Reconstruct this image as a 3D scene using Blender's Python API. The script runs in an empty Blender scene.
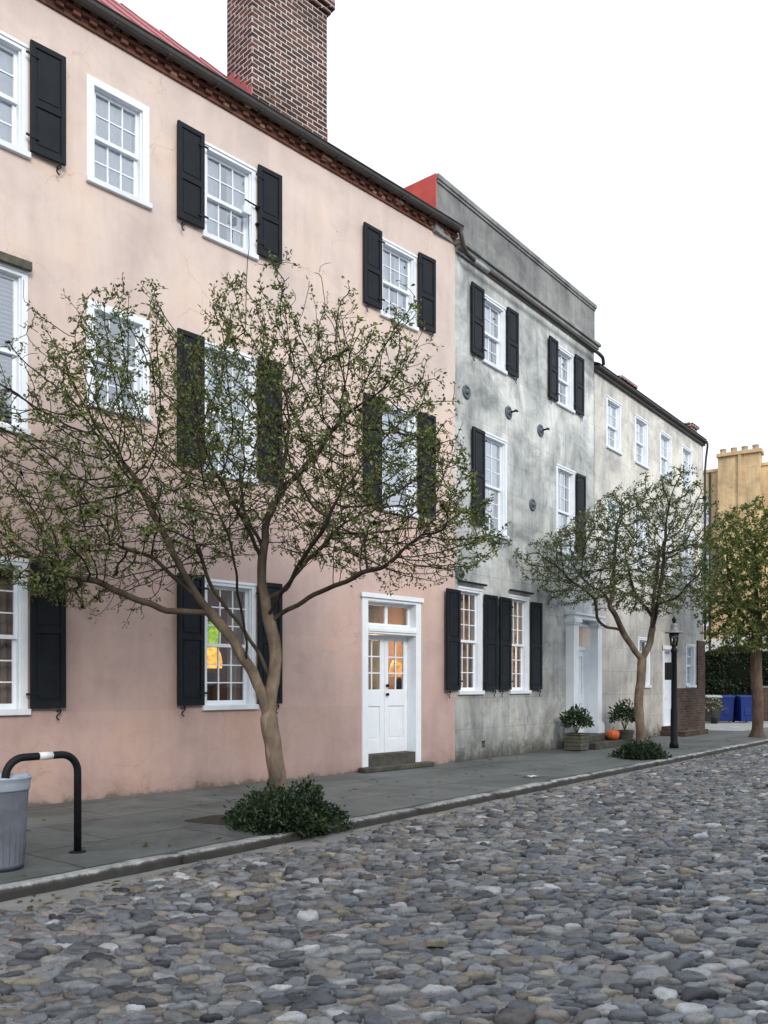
import bpy, math, random
import numpy as np
from mathutils import Vector, Matrix

R = math.radians
rng = np.random.default_rng(7)
random.seed(7)
scene = bpy.context.scene
col = scene.collection

# ------------------------------------------------------------------ helpers
def tag(o, label=None, cat=None, group=None, kind=None):
    if label: o["label"] = label
    if cat: o["category"] = cat
    if group: o["group"] = group
    if kind: o["kind"] = kind
    return o

def empty(name, loc=(0, 0, 0), rz=0.0):
    o = bpy.data.objects.new(name, None)
    col.objects.link(o)
    o.location = loc
    o.rotation_euler = (0, 0, rz)
    o.empty_display_size = 0.3
    return o

class MB:
    """collects shapes into one mesh; tint = per-face colour written to the 'tint' attribute"""
    def __init__(s):
        s.v = []; s.f = []; s.t = []; s.m = []; s.sm = []
    def add(s, vs, fs, tint=(1, 1, 1), mi=0, smooth=False):
        b = len(s.v)
        s.v.extend([tuple(p) for p in vs])
        for f in fs:
            s.f.append([b + i for i in f]); s.t.append(tint); s.m.append(mi); s.sm.append(smooth)
        return s
    def box(s, x0, x1, y0, y1, z0, z1, tint=(1, 1, 1), mi=0):
        vs = [(x, y, z) for z in (z0, z1) for y in (y0, y1) for x in (x0, x1)]
        fs = [(0, 2, 3, 1), (4, 5, 7, 6), (0, 1, 5, 4), (2, 6, 7, 3), (0, 4, 6, 2), (1, 3, 7, 5)]
        return s.add(vs, fs, tint, mi)
    def poly(s, pts, tint=(1, 1, 1), mi=0):
        return s.add(pts, [tuple(range(len(pts)))], tint, mi)
    def prism(s, prof, axis, a, b, tint=(1, 1, 1), mi=0):
        """prof: 2-D outline; axis 'x': prof is (y,z) swept x=a..b; 'y': (x,z); 'z': (x,y)"""
        n = len(prof)
        def P(t, p):
            return (t, p[0], p[1]) if axis == 'x' else (p[0], t, p[1]) if axis == 'y' else (p[0], p[1], t)
        vs = [P(a, p) for p in prof] + [P(b, p) for p in prof]
        fs = [tuple(range(n)), tuple(range(2 * n - 1, n - 1, -1))]
        fs += [(i, n + i, n + (i + 1) % n, (i + 1) % n) for i in range(n)]
        return s.add(vs, fs, tint, mi)
    def lathe(s, prof, c=(0, 0, 0), n=20, tint=(1, 1, 1), mi=0, smooth=True):
        """prof: list of (radius, z)"""
        vs = []
        for r, z in prof:
            for k in range(n):
                a = 2 * math.pi * k / n
                vs.append((c[0] + r * math.cos(a), c[1] + r * math.sin(a), c[2] + z))
        fs = []
        for i in range(len(prof) - 1):
            for k in range(n):
                k2 = (k + 1) % n
                fs.append((i * n + k, i * n + k2, (i + 1) * n + k2, (i + 1) * n + k))
        fs.append(tuple(range(n - 1, -1, -1)))
        fs.append(tuple((len(prof) - 1) * n + k for k in range(n)))
        return s.add(vs, fs, tint, mi, smooth)
    def tube(s, path, rad, n=10, tint=(1, 1, 1), mi=0):
        pts = [Vector(p) for p in path]
        rr = rad if isinstance(rad, (list, tuple)) else [rad] * len(pts)
        vs = []; up = None
        for i, p in enumerate(pts):
            d = (pts[min(i + 1, len(pts) - 1)] - pts[max(i - 1, 0)]).normalized()
            if up is None:
                up = Vector((0, 0, 1)) if abs(d.z) < .9 else Vector((1, 0, 0))
            a = d.cross(up).normalized(); b = a.cross(d).normalized(); up = b
            for k in range(n):
                t = 2 * math.pi * k / n
                vs.append(p + (a * math.cos(t) + b * math.sin(t)) * rr[i])
        fs = []
        for i in range(len(pts) - 1):
            for k in range(n):
                k2 = (k + 1) % n
                fs.append((i * n + k, i * n + k2, (i + 1) * n + k2, (i + 1) * n + k))
        fs.append(tuple(range(n - 1, -1, -1)))
        fs.append(tuple((len(pts) - 1) * n + k for k in range(n)))
        return s.add(vs, fs, tint, mi, True)
    def build(s, name, mat, parent=None, loc=None, rz=None, bevel=0.0):
        me = bpy.data.meshes.new(name)
        me.from_pydata(s.v, [], s.f)
        mats = mat if isinstance(mat, (list, tuple)) else [mat]
        for m in mats: me.materials.append(m)
        me.polygons.foreach_set("material_index", s.m)
        me.polygons.foreach_set("use_smooth", s.sm)
        at = me.attributes.new("tint", 'FLOAT_COLOR', 'FACE')
        c = np.ones((len(s.f), 4), dtype=np.float32); c[:, :3] = np.array(s.t, dtype=np.float32)
        at.data.foreach_set("color", c.ravel())
        me.update()
        o = bpy.data.objects.new(name, me)
        col.objects.link(o)
        if parent is not None: o.parent = parent
        if loc is not None: o.location = loc
        if rz is not None: o.rotation_euler = (0, 0, rz)
        if bevel:
            b = o.modifiers.new("bevel", 'BEVEL'); b.width = bevel; b.segments = 2; b.limit_method = 'ANGLE'
            b.angle_limit = R(50)
        return o

def mesh_np(name, V, F, mat, parent=None, tint=None, smooth=False, loc=None):
    """V (n,3), F (m,k); tint per vertex (n,3)"""
    me = bpy.data.meshes.new(name)
    V = np.asarray(V, dtype=np.float32); F = np.asarray(F, dtype=np.int32)
    me.vertices.add(len(V)); me.vertices.foreach_set("co", V.ravel())
    m, k = F.shape
    me.loops.add(m * k); me.loops.foreach_set("vertex_index", F.ravel())
    me.polygons.add(m)
    me.polygons.foreach_set("loop_start", np.arange(0, m * k, k, dtype=np.int32))
    me.polygons.foreach_set("use_smooth", np.full(m, smooth))
    for mm in (mat if isinstance(mat, (list, tuple)) else [mat]): me.materials.append(mm)
    if tint is not None:
        at = me.attributes.new("tint", 'FLOAT_COLOR', 'POINT')
        c = np.ones((len(V), 4), dtype=np.float32); c[:, :3] = tint
        at.data.foreach_set("color", c.ravel())
    me.update(calc_edges=True); me.validate()
    o = bpy.data.objects.new(name, me); col.objects.link(o)
    if parent is not None: o.parent = parent
    if loc is not None: o.location = loc
    return o

# ------------------------------------------------------------------ materials
class NT:
    def __init__(s, name):
        s.m = bpy.data.materials.new(name); s.m.use_nodes = True
        s.t = s.m.node_tree; s.t.nodes.clear()
        s.out = s.t.nodes.new("ShaderNodeOutputMaterial")
    def n(s, typ, **kw):
        nd = s.t.nodes.new(typ)
        for k, v in kw.items():
            if k.startswith("i_"):
                nd.inputs[k[2:].replace("_", " ")].default_value = v
            else: setattr(nd, k, v)
        return nd
    def l(s, a, b): s.t.links.new(a, b)
    def coord(s, scale=(1, 1, 1), rot=(0, 0, 0)):
        tc = s.n("ShaderNodeTexCoord"); mp = s.n("ShaderNodeMapping")
        mp.inputs["Scale"].default_value = scale; mp.inputs["Rotation"].default_value = rot
        s.l(tc.outputs["Object"], mp.inputs["Vector"]); return mp.outputs["Vector"]
    def noise(s, vec, scale, detail=6, rough=.6, dist=0.0):
        nd = s.n("ShaderNodeTexNoise")
        nd.inputs["Scale"].default_value = scale; nd.inputs["Detail"].default_value = detail
        nd.inputs["Roughness"].default_value = rough; nd.inputs["Distortion"].default_value = dist
        if vec is not None: s.l(vec, nd.inputs["Vector"])
        return nd.outputs["Fac"]
    def ramp(s, fac, *stops):
        nd = s.n("ShaderNodeValToRGB"); e = nd.color_ramp.elements
        while len(e) < len(stops): e.new(.5)
        for i, (p, c) in enumerate(stops):
            e[i].position = p; e[i].color = (c, c, c, 1) if isinstance(c, (int, float)) else (*c, 1)
        s.l(fac, nd.inputs["Fac"]); return nd.outputs["Color"]
    def mix(s, fac, a, b, mode='MIX'):
        nd = s.n("ShaderNodeMix", data_type='RGBA', blend_type=mode)
        for sock, v in ((nd.inputs[0], fac), (nd.inputs[6], a), (nd.inputs[7], b)):
            if isinstance(v, (int, float)): sock.default_value = v
            elif isinstance(v, tuple): sock.default_value = (*v, 1)
            else: s.l(v, sock)
        return nd.outputs[2]
    def math(s, op, a, b=None):
        nd = s.n("ShaderNodeMath", operation=op)
        for i, v in enumerate((a, b)):
            if v is None: continue
            if isinstance(v, (int, float)): nd.inputs[i].default_value = v
            else: s.l(v, nd.inputs[i])
        return nd.outputs[0]
    def sepz(s, vec):
        nd = s.n("ShaderNodeSeparateXYZ"); s.l(vec, nd.inputs[0]); return nd.outputs
    def bump(s, h, strength=.3, dist=.02):
        nd = s.n("ShaderNodeBump"); nd.inputs["Strength"].default_value = strength
        nd.inputs["Distance"].default_value = dist; s.l(h, nd.inputs["Height"]); return nd.outputs["Normal"]
    def bsdf(s, color, rough=.7, normal=None, metal=0.0, spec=.5):
        nd = s.n("ShaderNodeBsdfPrincipled")
        if isinstance(color, tuple): nd.inputs["Base Color"].default_value = (*color, 1)
        else: s.l(color, nd.inputs["Base Color"])
        if isinstance(rough, (int, float)): nd.inputs["Roughness"].default_value = rough
        else: s.l(rough, nd.inputs["Roughness"])
        nd.inputs["Metallic"].default_value = metal
        nd.inputs["Specular IOR Level"].default_value = spec
        if normal is not None: s.l(normal, nd.inputs["Normal"])
        s.l(nd.outputs[0], s.out.inputs["Surface"]); return nd
    def attr(s, name="tint"):
        nd = s.n("ShaderNodeAttribute"); nd.attribute_name = name; return nd.outputs["Color"]

def m_simple(name, c, rough=.6, var=.15, scale=6, bump=.1, metal=0.0, spec=.5):
    t = NT(name); v = t.coord()
    n = t.noise(v, scale); n2 = t.noise(v, scale * 9, 3)
    dark = tuple(x * (1 - var) for x in c); lite = tuple(min(1, x * (1 + var)) for x in c)
    cc = t.ramp(n, (.3, dark), (.7, lite))
    t.bsdf(cc, t.ramp(n2, (.3, rough * .85), (.7, min(1, rough * 1.15))), t.bump(n2, bump, .01), metal, spec)
    return t.m

def m_pink():
    t = NT("pink stucco"); v = t.coord(); z = t.sepz(v)[2]
    big = t.noise(v, .55, 5, .6, .4)
    vs = t.coord((1.6, 1.6, .22)); streak = t.noise(vs, 1.6, 6, .65, .3)
    med = t.noise(v, 2.2, 7, .7, .5); fine = t.noise(v, 60, 4, .7)
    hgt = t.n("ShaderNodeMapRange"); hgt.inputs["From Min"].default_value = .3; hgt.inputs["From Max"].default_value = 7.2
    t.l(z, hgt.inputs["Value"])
    base = t.ramp(hgt.outputs[0], (0, (.485, .352, .322)), (.40, (.57, .432, .395)), (.72, (.64, .52, .475)), (1, (.655, .56, .512)))  # darker, redder low wall: damp tone plus some shade put into the colour
    a = t.ramp(big, (.33, (.86, .86, .88)), (.5, (1, 1, 1)), (.68, (1.08, 1.02, .95)))
    c = t.mix(1, base, a, 'MULTIPLY')
    b = t.ramp(streak, (.3, (.86, .85, .85)), (.55, (1, 1, 1)))
    c = t.mix(.75, c, b, 'MULTIPLY')
    g = t.ramp(med, (.3, (.90, .885, .87)), (.5, (1, 1, 1)), (.72, (1.05, 1.05, 1.05)))
    c = t.mix(.8, c, g, 'MULTIPLY')
    # soft repair patches in courses
    br = t.n("ShaderNodeTexBrick"); br.offset = .37
    cb = t.n("ShaderNodeCombineXYZ"); sx = t.sepz(v); t.l(sx[0], cb.inputs[0]); t.l(sx[2], cb.inputs[1])
    t.l(cb.outputs[0], br.inputs["Vector"])
    br.inputs["Scale"].default_value = 1; br.inputs["Brick Width"].default_value = 1.9; br.inputs["Row Height"].default_value = 1.15
    br.inputs["Mortar Size"].default_value = .0; br.inputs["Color1"].default_value = (.88, .88, .90, 1); br.inputs["Color2"].default_value = (1.04, 1.02, 1.0, 1)
    c = t.mix(.5, c, br.outputs["Color"], 'MULTIPLY')
    vo = t.n("ShaderNodeTexVoronoi", feature='DISTANCE_TO_EDGE'); vo.inputs["Scale"].default_value = .55
    wv = t.n("ShaderNodeVectorMath", operation='ADD'); t.l(v, wv.inputs[0]); nz = t.n("ShaderNodeTexNoise"); nz.inputs["Scale"].default_value = 1.8; nz.inputs["Detail"].default_value = 6; t.l(v, nz.inputs["Vector"]); t.l(nz.outputs["Color"], wv.inputs[1]); t.l(wv.outputs[0], vo.inputs["Vector"])
    crack = t.math('MULTIPLY', t.ramp(vo.outputs["Distance"], (.0, 1.0), (.006, 0.0)), t.ramp(big, (.45, 0.0), (.6, .38)))
    c = t.mix(crack, c, (.22, .16, .14))
    # damp dirt at the very base
    d = t.math('ADD', z, t.math('MULTIPLY', t.math('ADD', med, -.5), .5))
    c = t.mix(t.ramp(d, (.0, .8), (.035, .45), (.08, .22), (.3, 0.0)), c, (.10, .085, .065))
    # dribble stains below the eave and speckle
    sp = t.ramp(t.noise(v, 7, 2, .5), (.22, .5), (.26, 0.0))
    c = t.mix(sp, c, (.25, .18, .15))
    t.bsdf(c, .9, t.bump(t.math('ADD', t.math('MULTIPLY', med, .8), t.math('MULTIPLY', fine, .25)), .35, .03), 0, .2)
    return t.m

def m_grey(name, light, dark, warm, basez, contrast=1.0):
    t = NT(name); v = t.coord(); s = t.sepz(v); z = s[2]
    big = t.noise(v, .7, 6, .62, .8)
    vs = t.coord((2.6, 2.6, .28)); streak = t.noise(vs, 1.3, 7, .68, .5)
    vs2 = t.coord((9, 9, .5)); thin = t.noise(vs2, 1.2, 5, .6, .2)
    med = t.noise(v, 2.6, 8, .72, .6); fine = t.noise(v, 55, 4, .7)
    c = t.ramp(big, (.34, dark), (.47, tuple((a + b) / 2 for a, b in zip(light, dark))), (.60, light), (.75, warm))
    c = t.mix(.5 * contrast, c, t.ramp(streak, (.30, (.50, .51, .54)), (.46, (.86, .87, .88)), (.58, (1.06, 1.06, 1.04)), (.7, (1.22, 1.2, 1.15))), 'MULTIPLY')
    c = t.mix(.36, c, t.ramp(thin, (.35, (.72, .73, .75)), (.52, (1, 1, 1)), (.68, (1.16, 1.15, 1.12))), 'MULTIPLY')
    c = t.mix(.85 * contrast, c, t.ramp(med, (.30, (.55, .56, .58)), (.48, (.97, .97, .97)), (.66, (1.12, 1.11, 1.08))), 'MULTIPLY')
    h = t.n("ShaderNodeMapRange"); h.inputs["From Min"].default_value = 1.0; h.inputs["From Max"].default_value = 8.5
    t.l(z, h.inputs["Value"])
    c = t.mix(1, c, t.ramp(h.outputs[0], (0, (.86, .84, .82)), (.35, (.95, .955, .96)), (.75, (1.25, 1.25, 1.22))), 'MULTIPLY')  # upper walls brightened, lower ones dimmed: fall of light put into the colour
    # scored ashlar lines, faint
    br = t.n("ShaderNodeTexBrick"); cb = t.n("ShaderNodeCombineXYZ"); t.l(s[0], cb.inputs[0]); t.l(z, cb.inputs[1])
    t.l(cb.outputs[0], br.inputs["Vector"]); br.inputs["Scale"].default_value = 1
    br.inputs["Brick Width"].default_value = 1.3; br.inputs["Row Height"].default_value = .62; br.inputs["Mortar Size"].default_value = .008
    br.inputs["Mortar Smooth"].default_value = .6
    c = t.mix(t.math('MULTIPLY', br.outputs["Fac"], .28), c, (.13, .13, .13))
    # mossy damp foot
    d = t.math('ADD', z, t.math('MULTIPLY', t.math('ADD', t.noise(v, 2.2, 8, .8), -.5), 1.5))
    c = t.mix(t.ramp(d, (.0, .85), (.16, .62), (.34, .22), (.7, 0.0)), c, (.055, .056, .043))
    t.bsdf(c, .92, t.bump(t.math('ADD', t.math('ADD', med, t.math('MULTIPLY', fine, .3)), t.math('MULTIPLY', br.outputs["Fac"], -.6)), .4, .03), 0, .2)
    return t.m

def m_brick(name, c1, c2, mortar, w=.225, h=.08, ms=.011, tintable=False):
    t = NT(name); v = t.coord(); s = t.sepz(v)
    wob = t.noise(v, 9, 3); wob2 = t.noise(v, 4, 3)
    cb = t.n("ShaderNodeCombineXYZ"); t.l(t.math('ADD', t.math('ADD', s[0], s[1]), t.math('MULTIPLY', wob, .05)), cb.inputs[0]); t.l(t.math('ADD', s[2], t.math('MULTIPLY', wob2, .03)), cb.inputs[1])
    br = t.n("ShaderNodeTexBrick"); t.l(cb.outputs[0], br.inputs["Vector"])
    br.inputs["Scale"].default_value = 1; br.inputs["Brick Width"].default_value = w; br.inputs["Row Height"].default_value = h
    br.inputs["Mortar Size"].default_value = ms; br.inputs["Mortar Smooth"].default_value = .2; br.inputs["Bias"].default_value = -.1
    br.inputs["Color1"].default_value = (*c1, 1); br.inputs["Color2"].default_value = (*c2, 1); br.inputs["Mortar"].default_value = (*mortar, 1)
    n = t.noise(v, 1.4, 5, .7, .4); f = t.noise(v, 40, 4, .7)
    c = t.mix(.8, br.outputs["Color"], t.ramp(n, (.3, (.42, .40, .36)), (.5, (.95, .95, .95)), (.7, (1.15, 1.12, 1.1))), 'MULTIPLY')
    c = t.mix(.5, c, t.ramp(f, (.3, (.7, .7, .7)), (.7, (1.2, 1.2, 1.2))), 'MULTIPLY')
    t.bsdf(c, .9, t.bump(t.math('ADD', t.math('MULTIPLY', br.outputs["Fac"], -1), t.math('MULTIPLY', f, .4)), .6, .012), 0, .2)
    return t.m

def m_tint(name, rough=.85, scale=25, bump=.4, var=.3, spec=.3):
    t = NT(name); v = t.coord(); n = t.noise(v, scale, 6, .7)
    c = t.mix(1, t.attr(), t.ramp(n, (.25, (1 - var,) * 3), (.75, (1 + var,) * 3)), 'MULTIPLY')
    t.bsdf(c, rough, t.bump(n, bump, .01), 0, spec); return t.m

def m_kerb():
    t = NT("granite kerb"); v = t.coord(); z = t.sepz(v)[2]; n = t.noise(v, 7, 7, .75, .4); f = t.noise(v, 60, 4, .8); b = t.noise(v, 1.6, 4, .6)
    c = t.mix(1, t.attr(), t.ramp(n, (.28, (.45, .45, .44)), (.5, (1, 1, 1)), (.72, (1.6, 1.6, 1.57))), 'MULTIPLY')
    c = t.mix(.6, c, t.ramp(f, (.3, (.6, .6, .6)), (.7, (1.35, 1.35, 1.35))), 'MULTIPLY')
    d = t.math('ADD', z, t.math('MULTIPLY', t.math('ADD', n, -.5), .05))
    c = t.mix(t.ramp(t.math('MULTIPLY', d, -10), (.05, 0.0), (.16, .85), (.35, .95)), c, (.028, .026, .023))
    c = t.mix(t.ramp(b, (.5, 0.0), (.68, .65)), c, (.05, .05, .045))
    t.bsdf(c, .85, t.bump(t.math('ADD', n, t.math('MULTIPLY', f, .4)), .8, .012), 0, .3); return t.m

def m_leaf(name, trans=.3, rough=.55):
    t = NT(name); c = t.attr()
    p = t.n("ShaderNodeBsdfPrincipled"); t.l(c, p.inputs["Base Color"]); p.inputs["Roughness"].default_value = rough
    p.inputs["Specular IOR Level"].default_value = .3
    tr = t.n("ShaderNodeBsdfTranslucent"); t.l(t.mix(1, c, (1.3, 1.4, .7), 'MULTIPLY'), tr.inputs["Color"])
    mx = t.n("ShaderNodeMixShader"); mx.inputs[0].default_value = trans
    t.l(p.outputs[0], mx.inputs[1]); t.l(tr.outputs[0], mx.inputs[2]); t.l(mx.outputs[0], t.out.inputs["Surface"])
    return t.m

def m_glass(name="window glass", tint=(.86, .9, .93), refl=1.0, ior=1.65):
    t = NT(name); v = t.coord((1, 1, 1))
    tr = t.n("ShaderNodeBsdfTransparent"); tr.inputs[0].default_value = (*tint, 1)
    gl = t.n("ShaderNodeBsdfGlossy"); gl.inputs["Roughness"].default_value = .02; gl.inputs[0].default_value = (.95, .97, 1, 1)
    t.l(t.bump(t.noise(v, 4.5, 2, .5), .10, .02), gl.inputs["Normal"])
    fr = t.n("ShaderNodeFresnel"); fr.inputs["IOR"].default_value = ior
    f = t.math('MULTIPLY', fr.outputs[0], refl)
    mx = t.n("ShaderNodeMixShader"); t.l(f, mx.inputs[0]); t.l(tr.outputs[0], mx.inputs[1]); t.l(gl.outputs[0], mx.inputs[2])
    t.l(mx.outputs[0], t.out.inputs["Surface"]); return t.m

def m_emit(name, c, strength, base=(.8, .6, .3)):
    t = NT(name); p = t.bsdf(base, .5)
    v = t.coord(); n = t.noise(v, 17, 4, .7)
    p.inputs["Emission Strength"].default_value = strength
    t.l(t.mix(t.ramp(n, (.36, .0), (.62, 1.0)), tuple(x * .22 for x in c), c), p.inputs["Emission Color"]); return t.m

def m_bark(name, c1, c2, c3):
    t = NT(name); v = t.coord((1, 1, .35)); n = t.noise(v, 7, 6, .65, .6); v2 = t.coord(); f = t.noise(v2, 45, 4, .7); b = t.noise(v2, 3.1, 4, .6, .5)
    c = t.ramp(n, (.3, c1), (.52, c2), (.72, c3))
    c = t.mix(.6, c, t.ramp(b, (.35, (.6, .6, .6)), (.6, (1.15, 1.15, 1.15))), 'MULTIPLY')
    c = t.mix(1, c, t.attr(), 'MULTIPLY')
    t.bsdf(c, .85, t.bump(t.math('ADD', n, t.math('MULTIPLY', f, .4)), .6, .02), 0, .25); return t.m

def m_sidewalk():
    t = NT("slate paving"); v = t.coord(); s = t.sepz(v)
    br = t.n("ShaderNodeTexBrick"); br.offset = .5
    wv = t.noise(v, .9, 3, .5); 
    cb = t.n("ShaderNodeCombineXYZ"); t.l(t.math('ADD', s[0], t.math('MULTIPLY', wv, .12)), cb.inputs[0]); t.l(t.math('ADD', s[1], t.math('MULTIPLY', wv, .10)), cb.inputs[1])
    t.l(cb.outputs[0], br.inputs["Vector"])
    br.inputs["Scale"].default_value = 1; br.inputs["Brick Width"].default_value = 1.7; br.inputs["Row Height"].default_value = 1.18
    br.inputs["Mortar Size"].default_value = .010; br.inputs["Mortar Smooth"].default_value = .3
    br.inputs["Color1"].default_value = (.108, .120, .119, 1); br.inputs["Color2"].default_value = (.150, .162, .158, 1); br.inputs["Mortar"].default_value = (.045, .046, .042, 1)
    n = t.noise(v, 1.1, 6, .65, .6); n2 = t.noise(v, 6, 6, .7); f = t.noise(v, 70, 3, .7)
    c = t.mix(.9, br.outputs["Color"], t.ramp(n, (.32, (.62, .62, .60)), (.5, (1, 1, 1)), (.7, (1.3, 1.3, 1.27))), 'MULTIPLY')
    c = t.mix(.7, c, t.ramp(n2, (.3, (.75, .75, .73)), (.7, (1.22, 1.22, 1.2))), 'MULTIPLY')
    c = t.mix(.5, c, t.ramp(f, (.3, (.7, .7, .7)), (.7, (1.25, 1.25, 1.25))), 'MULTIPLY')
    # moss and brown grit
    c = t.mix(t.ramp(t.noise(v, 2.3, 5, .7), (.56, 0.0), (.72, .45)), c, (.085, .08, .055))
    r = t.ramp(n2, (.3, .55), (.7, .8))
    t.bsdf(c, r, t.bump(t.math('ADD', t.math('ADD', t.math('MULTIPLY', n2, .7), t.math('MULTIPLY', f, .25)), t.math('MULTIPLY', br.outputs["Fac"], -.8)), .5, .015), 0, .4)
    return t.m

def m_bed():
    t = NT("cobble bed"); v = t.coord(); n = t.noise(v, 2, 6, .7); f = t.noise(v, 90, 4, .8)
    vo = t.n("ShaderNodeTexVoronoi"); vo.inputs["Scale"].default_value = 5.2; t.l(v, vo.inputs["Vector"])
    vo2 = t.n("ShaderNodeTexVoronoi", feature='DISTANCE_TO_EDGE'); vo2.inputs["Scale"].default_value = 70; t.l(v, vo2.inputs["Vector"])
    c = t.ramp(f, (.28, (.12, .12, .118)), (.5, (.29, .288, .28)), (.75, (.50, .49, .475)))
    c = t.mix(.8, c, t.ramp(n, (.3, (.6, .6, .58)), (.7, (1.25, 1.22, 1.15))), 'MULTIPLY')
    t.bsdf(c, .9, t.bump(t.math('ADD', f, vo2.outputs["Distance"]), .8, .015), 0, .3); return t.m

def m_cobble():
    t = NT("cobble stone"); v = t.coord(); n = t.noise(v, 14, 6, .7, .4); f = t.noise(v, 110, 4, .75)
    c = t.mix(1, t.attr(), t.ramp(n, (.28, (.6, .6, .6)), (.5, (1, 1, 1)), (.75, (1.4, 1.38, 1.34))), 'MULTIPLY')
    c = t.mix(.6, c, t.ramp(f, (.3, (.7, .7, .7)), (.7, (1.3, 1.3, 1.3))), 'MULTIPLY')
    t.bsdf(c, t.ramp(n, (.3, .20), (.7, .46)), t.bump(t.math('ADD', n, t.math('MULTIPLY', f, .35)), .65, .014), 0, .55); return t.m

def m_farroad():
    t = NT("far cobbles"); v = t.coord()
    vo = t.n("ShaderNodeTexVoronoi"); vo.inputs["Scale"].default_value = 4.6; t.l(v, vo.inputs["Vector"])
    c = t.ramp(t.sepz(vo.outputs["Color"])[0], (.0, (.075, .08, .095)), (.5, (.15, .154, .16)), (.8, (.21, .195, .175)), (1, (.32, .32, .31)))
    c = t.mix(t.ramp(vo.outputs["Distance"], (.45, 0.0), (.62, .8)), c, (.16, .157, .148))
    t.bsdf(c, .55, t.bump(t.math('MULTIPLY', vo.outputs["Distance"], -1), 1.0, .06), 0, .5); return t.m

def m_roof():
    t = NT("red standing seam metal"); v = t.coord(); n = t.noise(v, 1.5, 5, .7); f = t.noise(v, 18, 4)
    c = t.ramp(n, (.3, (.27, .055, .06)), (.7, (.42, .11, .11)))
    t.bsdf(c, t.ramp(f, (.3, .4), (.7, .65)), t.bump(f, .1, .01), 0, .5); return t.m

def m_shutter():
    t = NT("black shutter paint"); v = t.coord(); n = t.noise(v, 5, 5, .7); f = t.noise(t.coord((30, 30, 2)), 2, 4)
    c = t.ramp(n, (.3, (.005, .0065, .009)), (.7, (.012, .0155, .021)))
    t.bsdf(c, t.ramp(f, (.3, .45), (.7, .65)), t.bump(f, .15, .004), 0, .2); return t.m

M = {}
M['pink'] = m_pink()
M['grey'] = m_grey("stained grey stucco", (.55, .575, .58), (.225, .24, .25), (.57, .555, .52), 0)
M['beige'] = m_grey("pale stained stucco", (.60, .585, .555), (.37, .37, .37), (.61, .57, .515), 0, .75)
M['yellow'] = m_grey("ochre stucco", (.55, .40, .235), (.34, .25, .15), (.60, .45, .275), 0, .6)
M['parapet'] = m_grey("parapet stucco", (.24, .245, .25), (.13, .135, .14), (.28, .27, .26), 0, .9)
M['redwall'] = m_simple("red painted render", (.50, .085, .07), .8, .22, 3)
M['white'] = m_simple("white paint", (.76, .81, .87), .45, .05, 5, .05)
M['offwhite'] = m_simple("aged white paint", (.68, .725, .78), .55, .10, 3, .1)
M['shutter'] = m_shutter()
M['iron'] = m_simple("black iron", (.010, .011, .013), .5, .3, 12, .15, 0.0, .2)
M['plate'] = m_simple("blue grey iron plate", (.085, .105, .13), .6, .35, 14, .3)
M['gutter'] = m_simple("dark weathered gutter", (.030, .025, .022), .55, .4, 4, .2)
M['gutterpale'] = m_simple("pale metal gutter", (.33, .36, .37), .5, .25, 4, .1)
M['roof'] = m_roof()
M['chimney'] = m_brick("chimney brick", (.066, .036, .030), (.150, .075, .058), (.54, .53, .52), ms=.010)
M['oldbrick'] = m_brick("dark brown brick", (.06, .038, .03), (.12, .072, .05), (.12, .11, .095), ms=.008)
M['cornice'] = m_tint("cornice brick")
M['glass'] = m_glass("window glass", (.95, .98, 1.0), 3.0, 1.95)
M['glassdim'] = m_glass("ground floor glass", (.9, .9, .88), .62)
M['sheer'] = m_simple("white sheer curtain", (.90, .92, .94), .9, .06, 2, .05)
M['drape'] = m_simple("grey pink drape", (.30, .25, .245), .9, .15, 2, .05)
M['tandrape'] = m_simple("tan drape", (.42, .29, .22), .9, .2, 2, .05)
M['blind'] = m_simple("white blind", (.90, .92, .94), .6, .05, 3, .03)
M['room'] = m_simple("brown plaster room", (.15, .09, .06), .9, .2, 1.5, .05)
M['roomdark'] = m_simple("dim grey room", (.10, .11, .13), .9, .2, 1.5, .05)
M['stone'] = m_simple("worn step stone", (.17, .165, .145), .85, .4, 5, .5)
M['mossstone'] = m_simple("mossy stone", (.065, .064, .050), .9, .45, 6, .5)
M['kerb'] = m_kerb()
M['side'] = m_sidewalk()
M['concrete'] = m_simple("pale concrete", (.30, .30, .29), .85, .25, 1.2, .2)
M['ground'] = m_simple("bare earth ground", (.13, .125, .11), .95, .3, .8, .3)
M['bed'] = m_bed(); M['cobble'] = m_cobble(); M['farroad'] = m_farroad()
M['leaf'] = m_leaf("leaf"); M['shrubleaf'] = m_leaf("shrub leaf", .12, .4)
M['bark'] = m_bark("crape myrtle bark", (.10, .078, .058), (.21, .16, .115), (.34, .27, .20))
M['barkred'] = m_bark("red brown bark", (.070, .048, .038), (.12, .08, .062), (.18, .125, .10))
M['darkstem'] = m_simple("dark inner twigs", (.006, .009, .005), .95, .4, 8, .5, 0.0, .1)
M['soil'] = m_simple("dark soil", (.03, .024, .018), .95, .4, 8, .5)
M['bluebin'] = m_simple("blue plastic", (.006, .024, .15), .5, .15, 6, .08, 0.0, .25)
M['blackbin'] = m_simple("black plastic", (.015, .016, .018), .5, .2, 6, .1)
M['palebin'] = m_simple("pale lid plastic", (.30, .36, .31), .5, .15, 6, .1)
M['can'] = m_simple("grey galvanised plastic", (.15, .165, .20), .40, .4, 3.0, .12)
M['canrim'] = m_simple("pale rim", (.36, .41, .48), .4, .15, 6, .08)
M['sticker'] = m_simple("white sticker", (.75, .75, .75), .5, .08, 30, .02)
M['pumpkin'] = m_simple("orange pumpkin skin", (.58, .11, .03), .45, .15, 8, .1)
M['stem'] = m_simple("dry stem", (.16, .15, .06), .8, .2, 20, .2)
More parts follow.
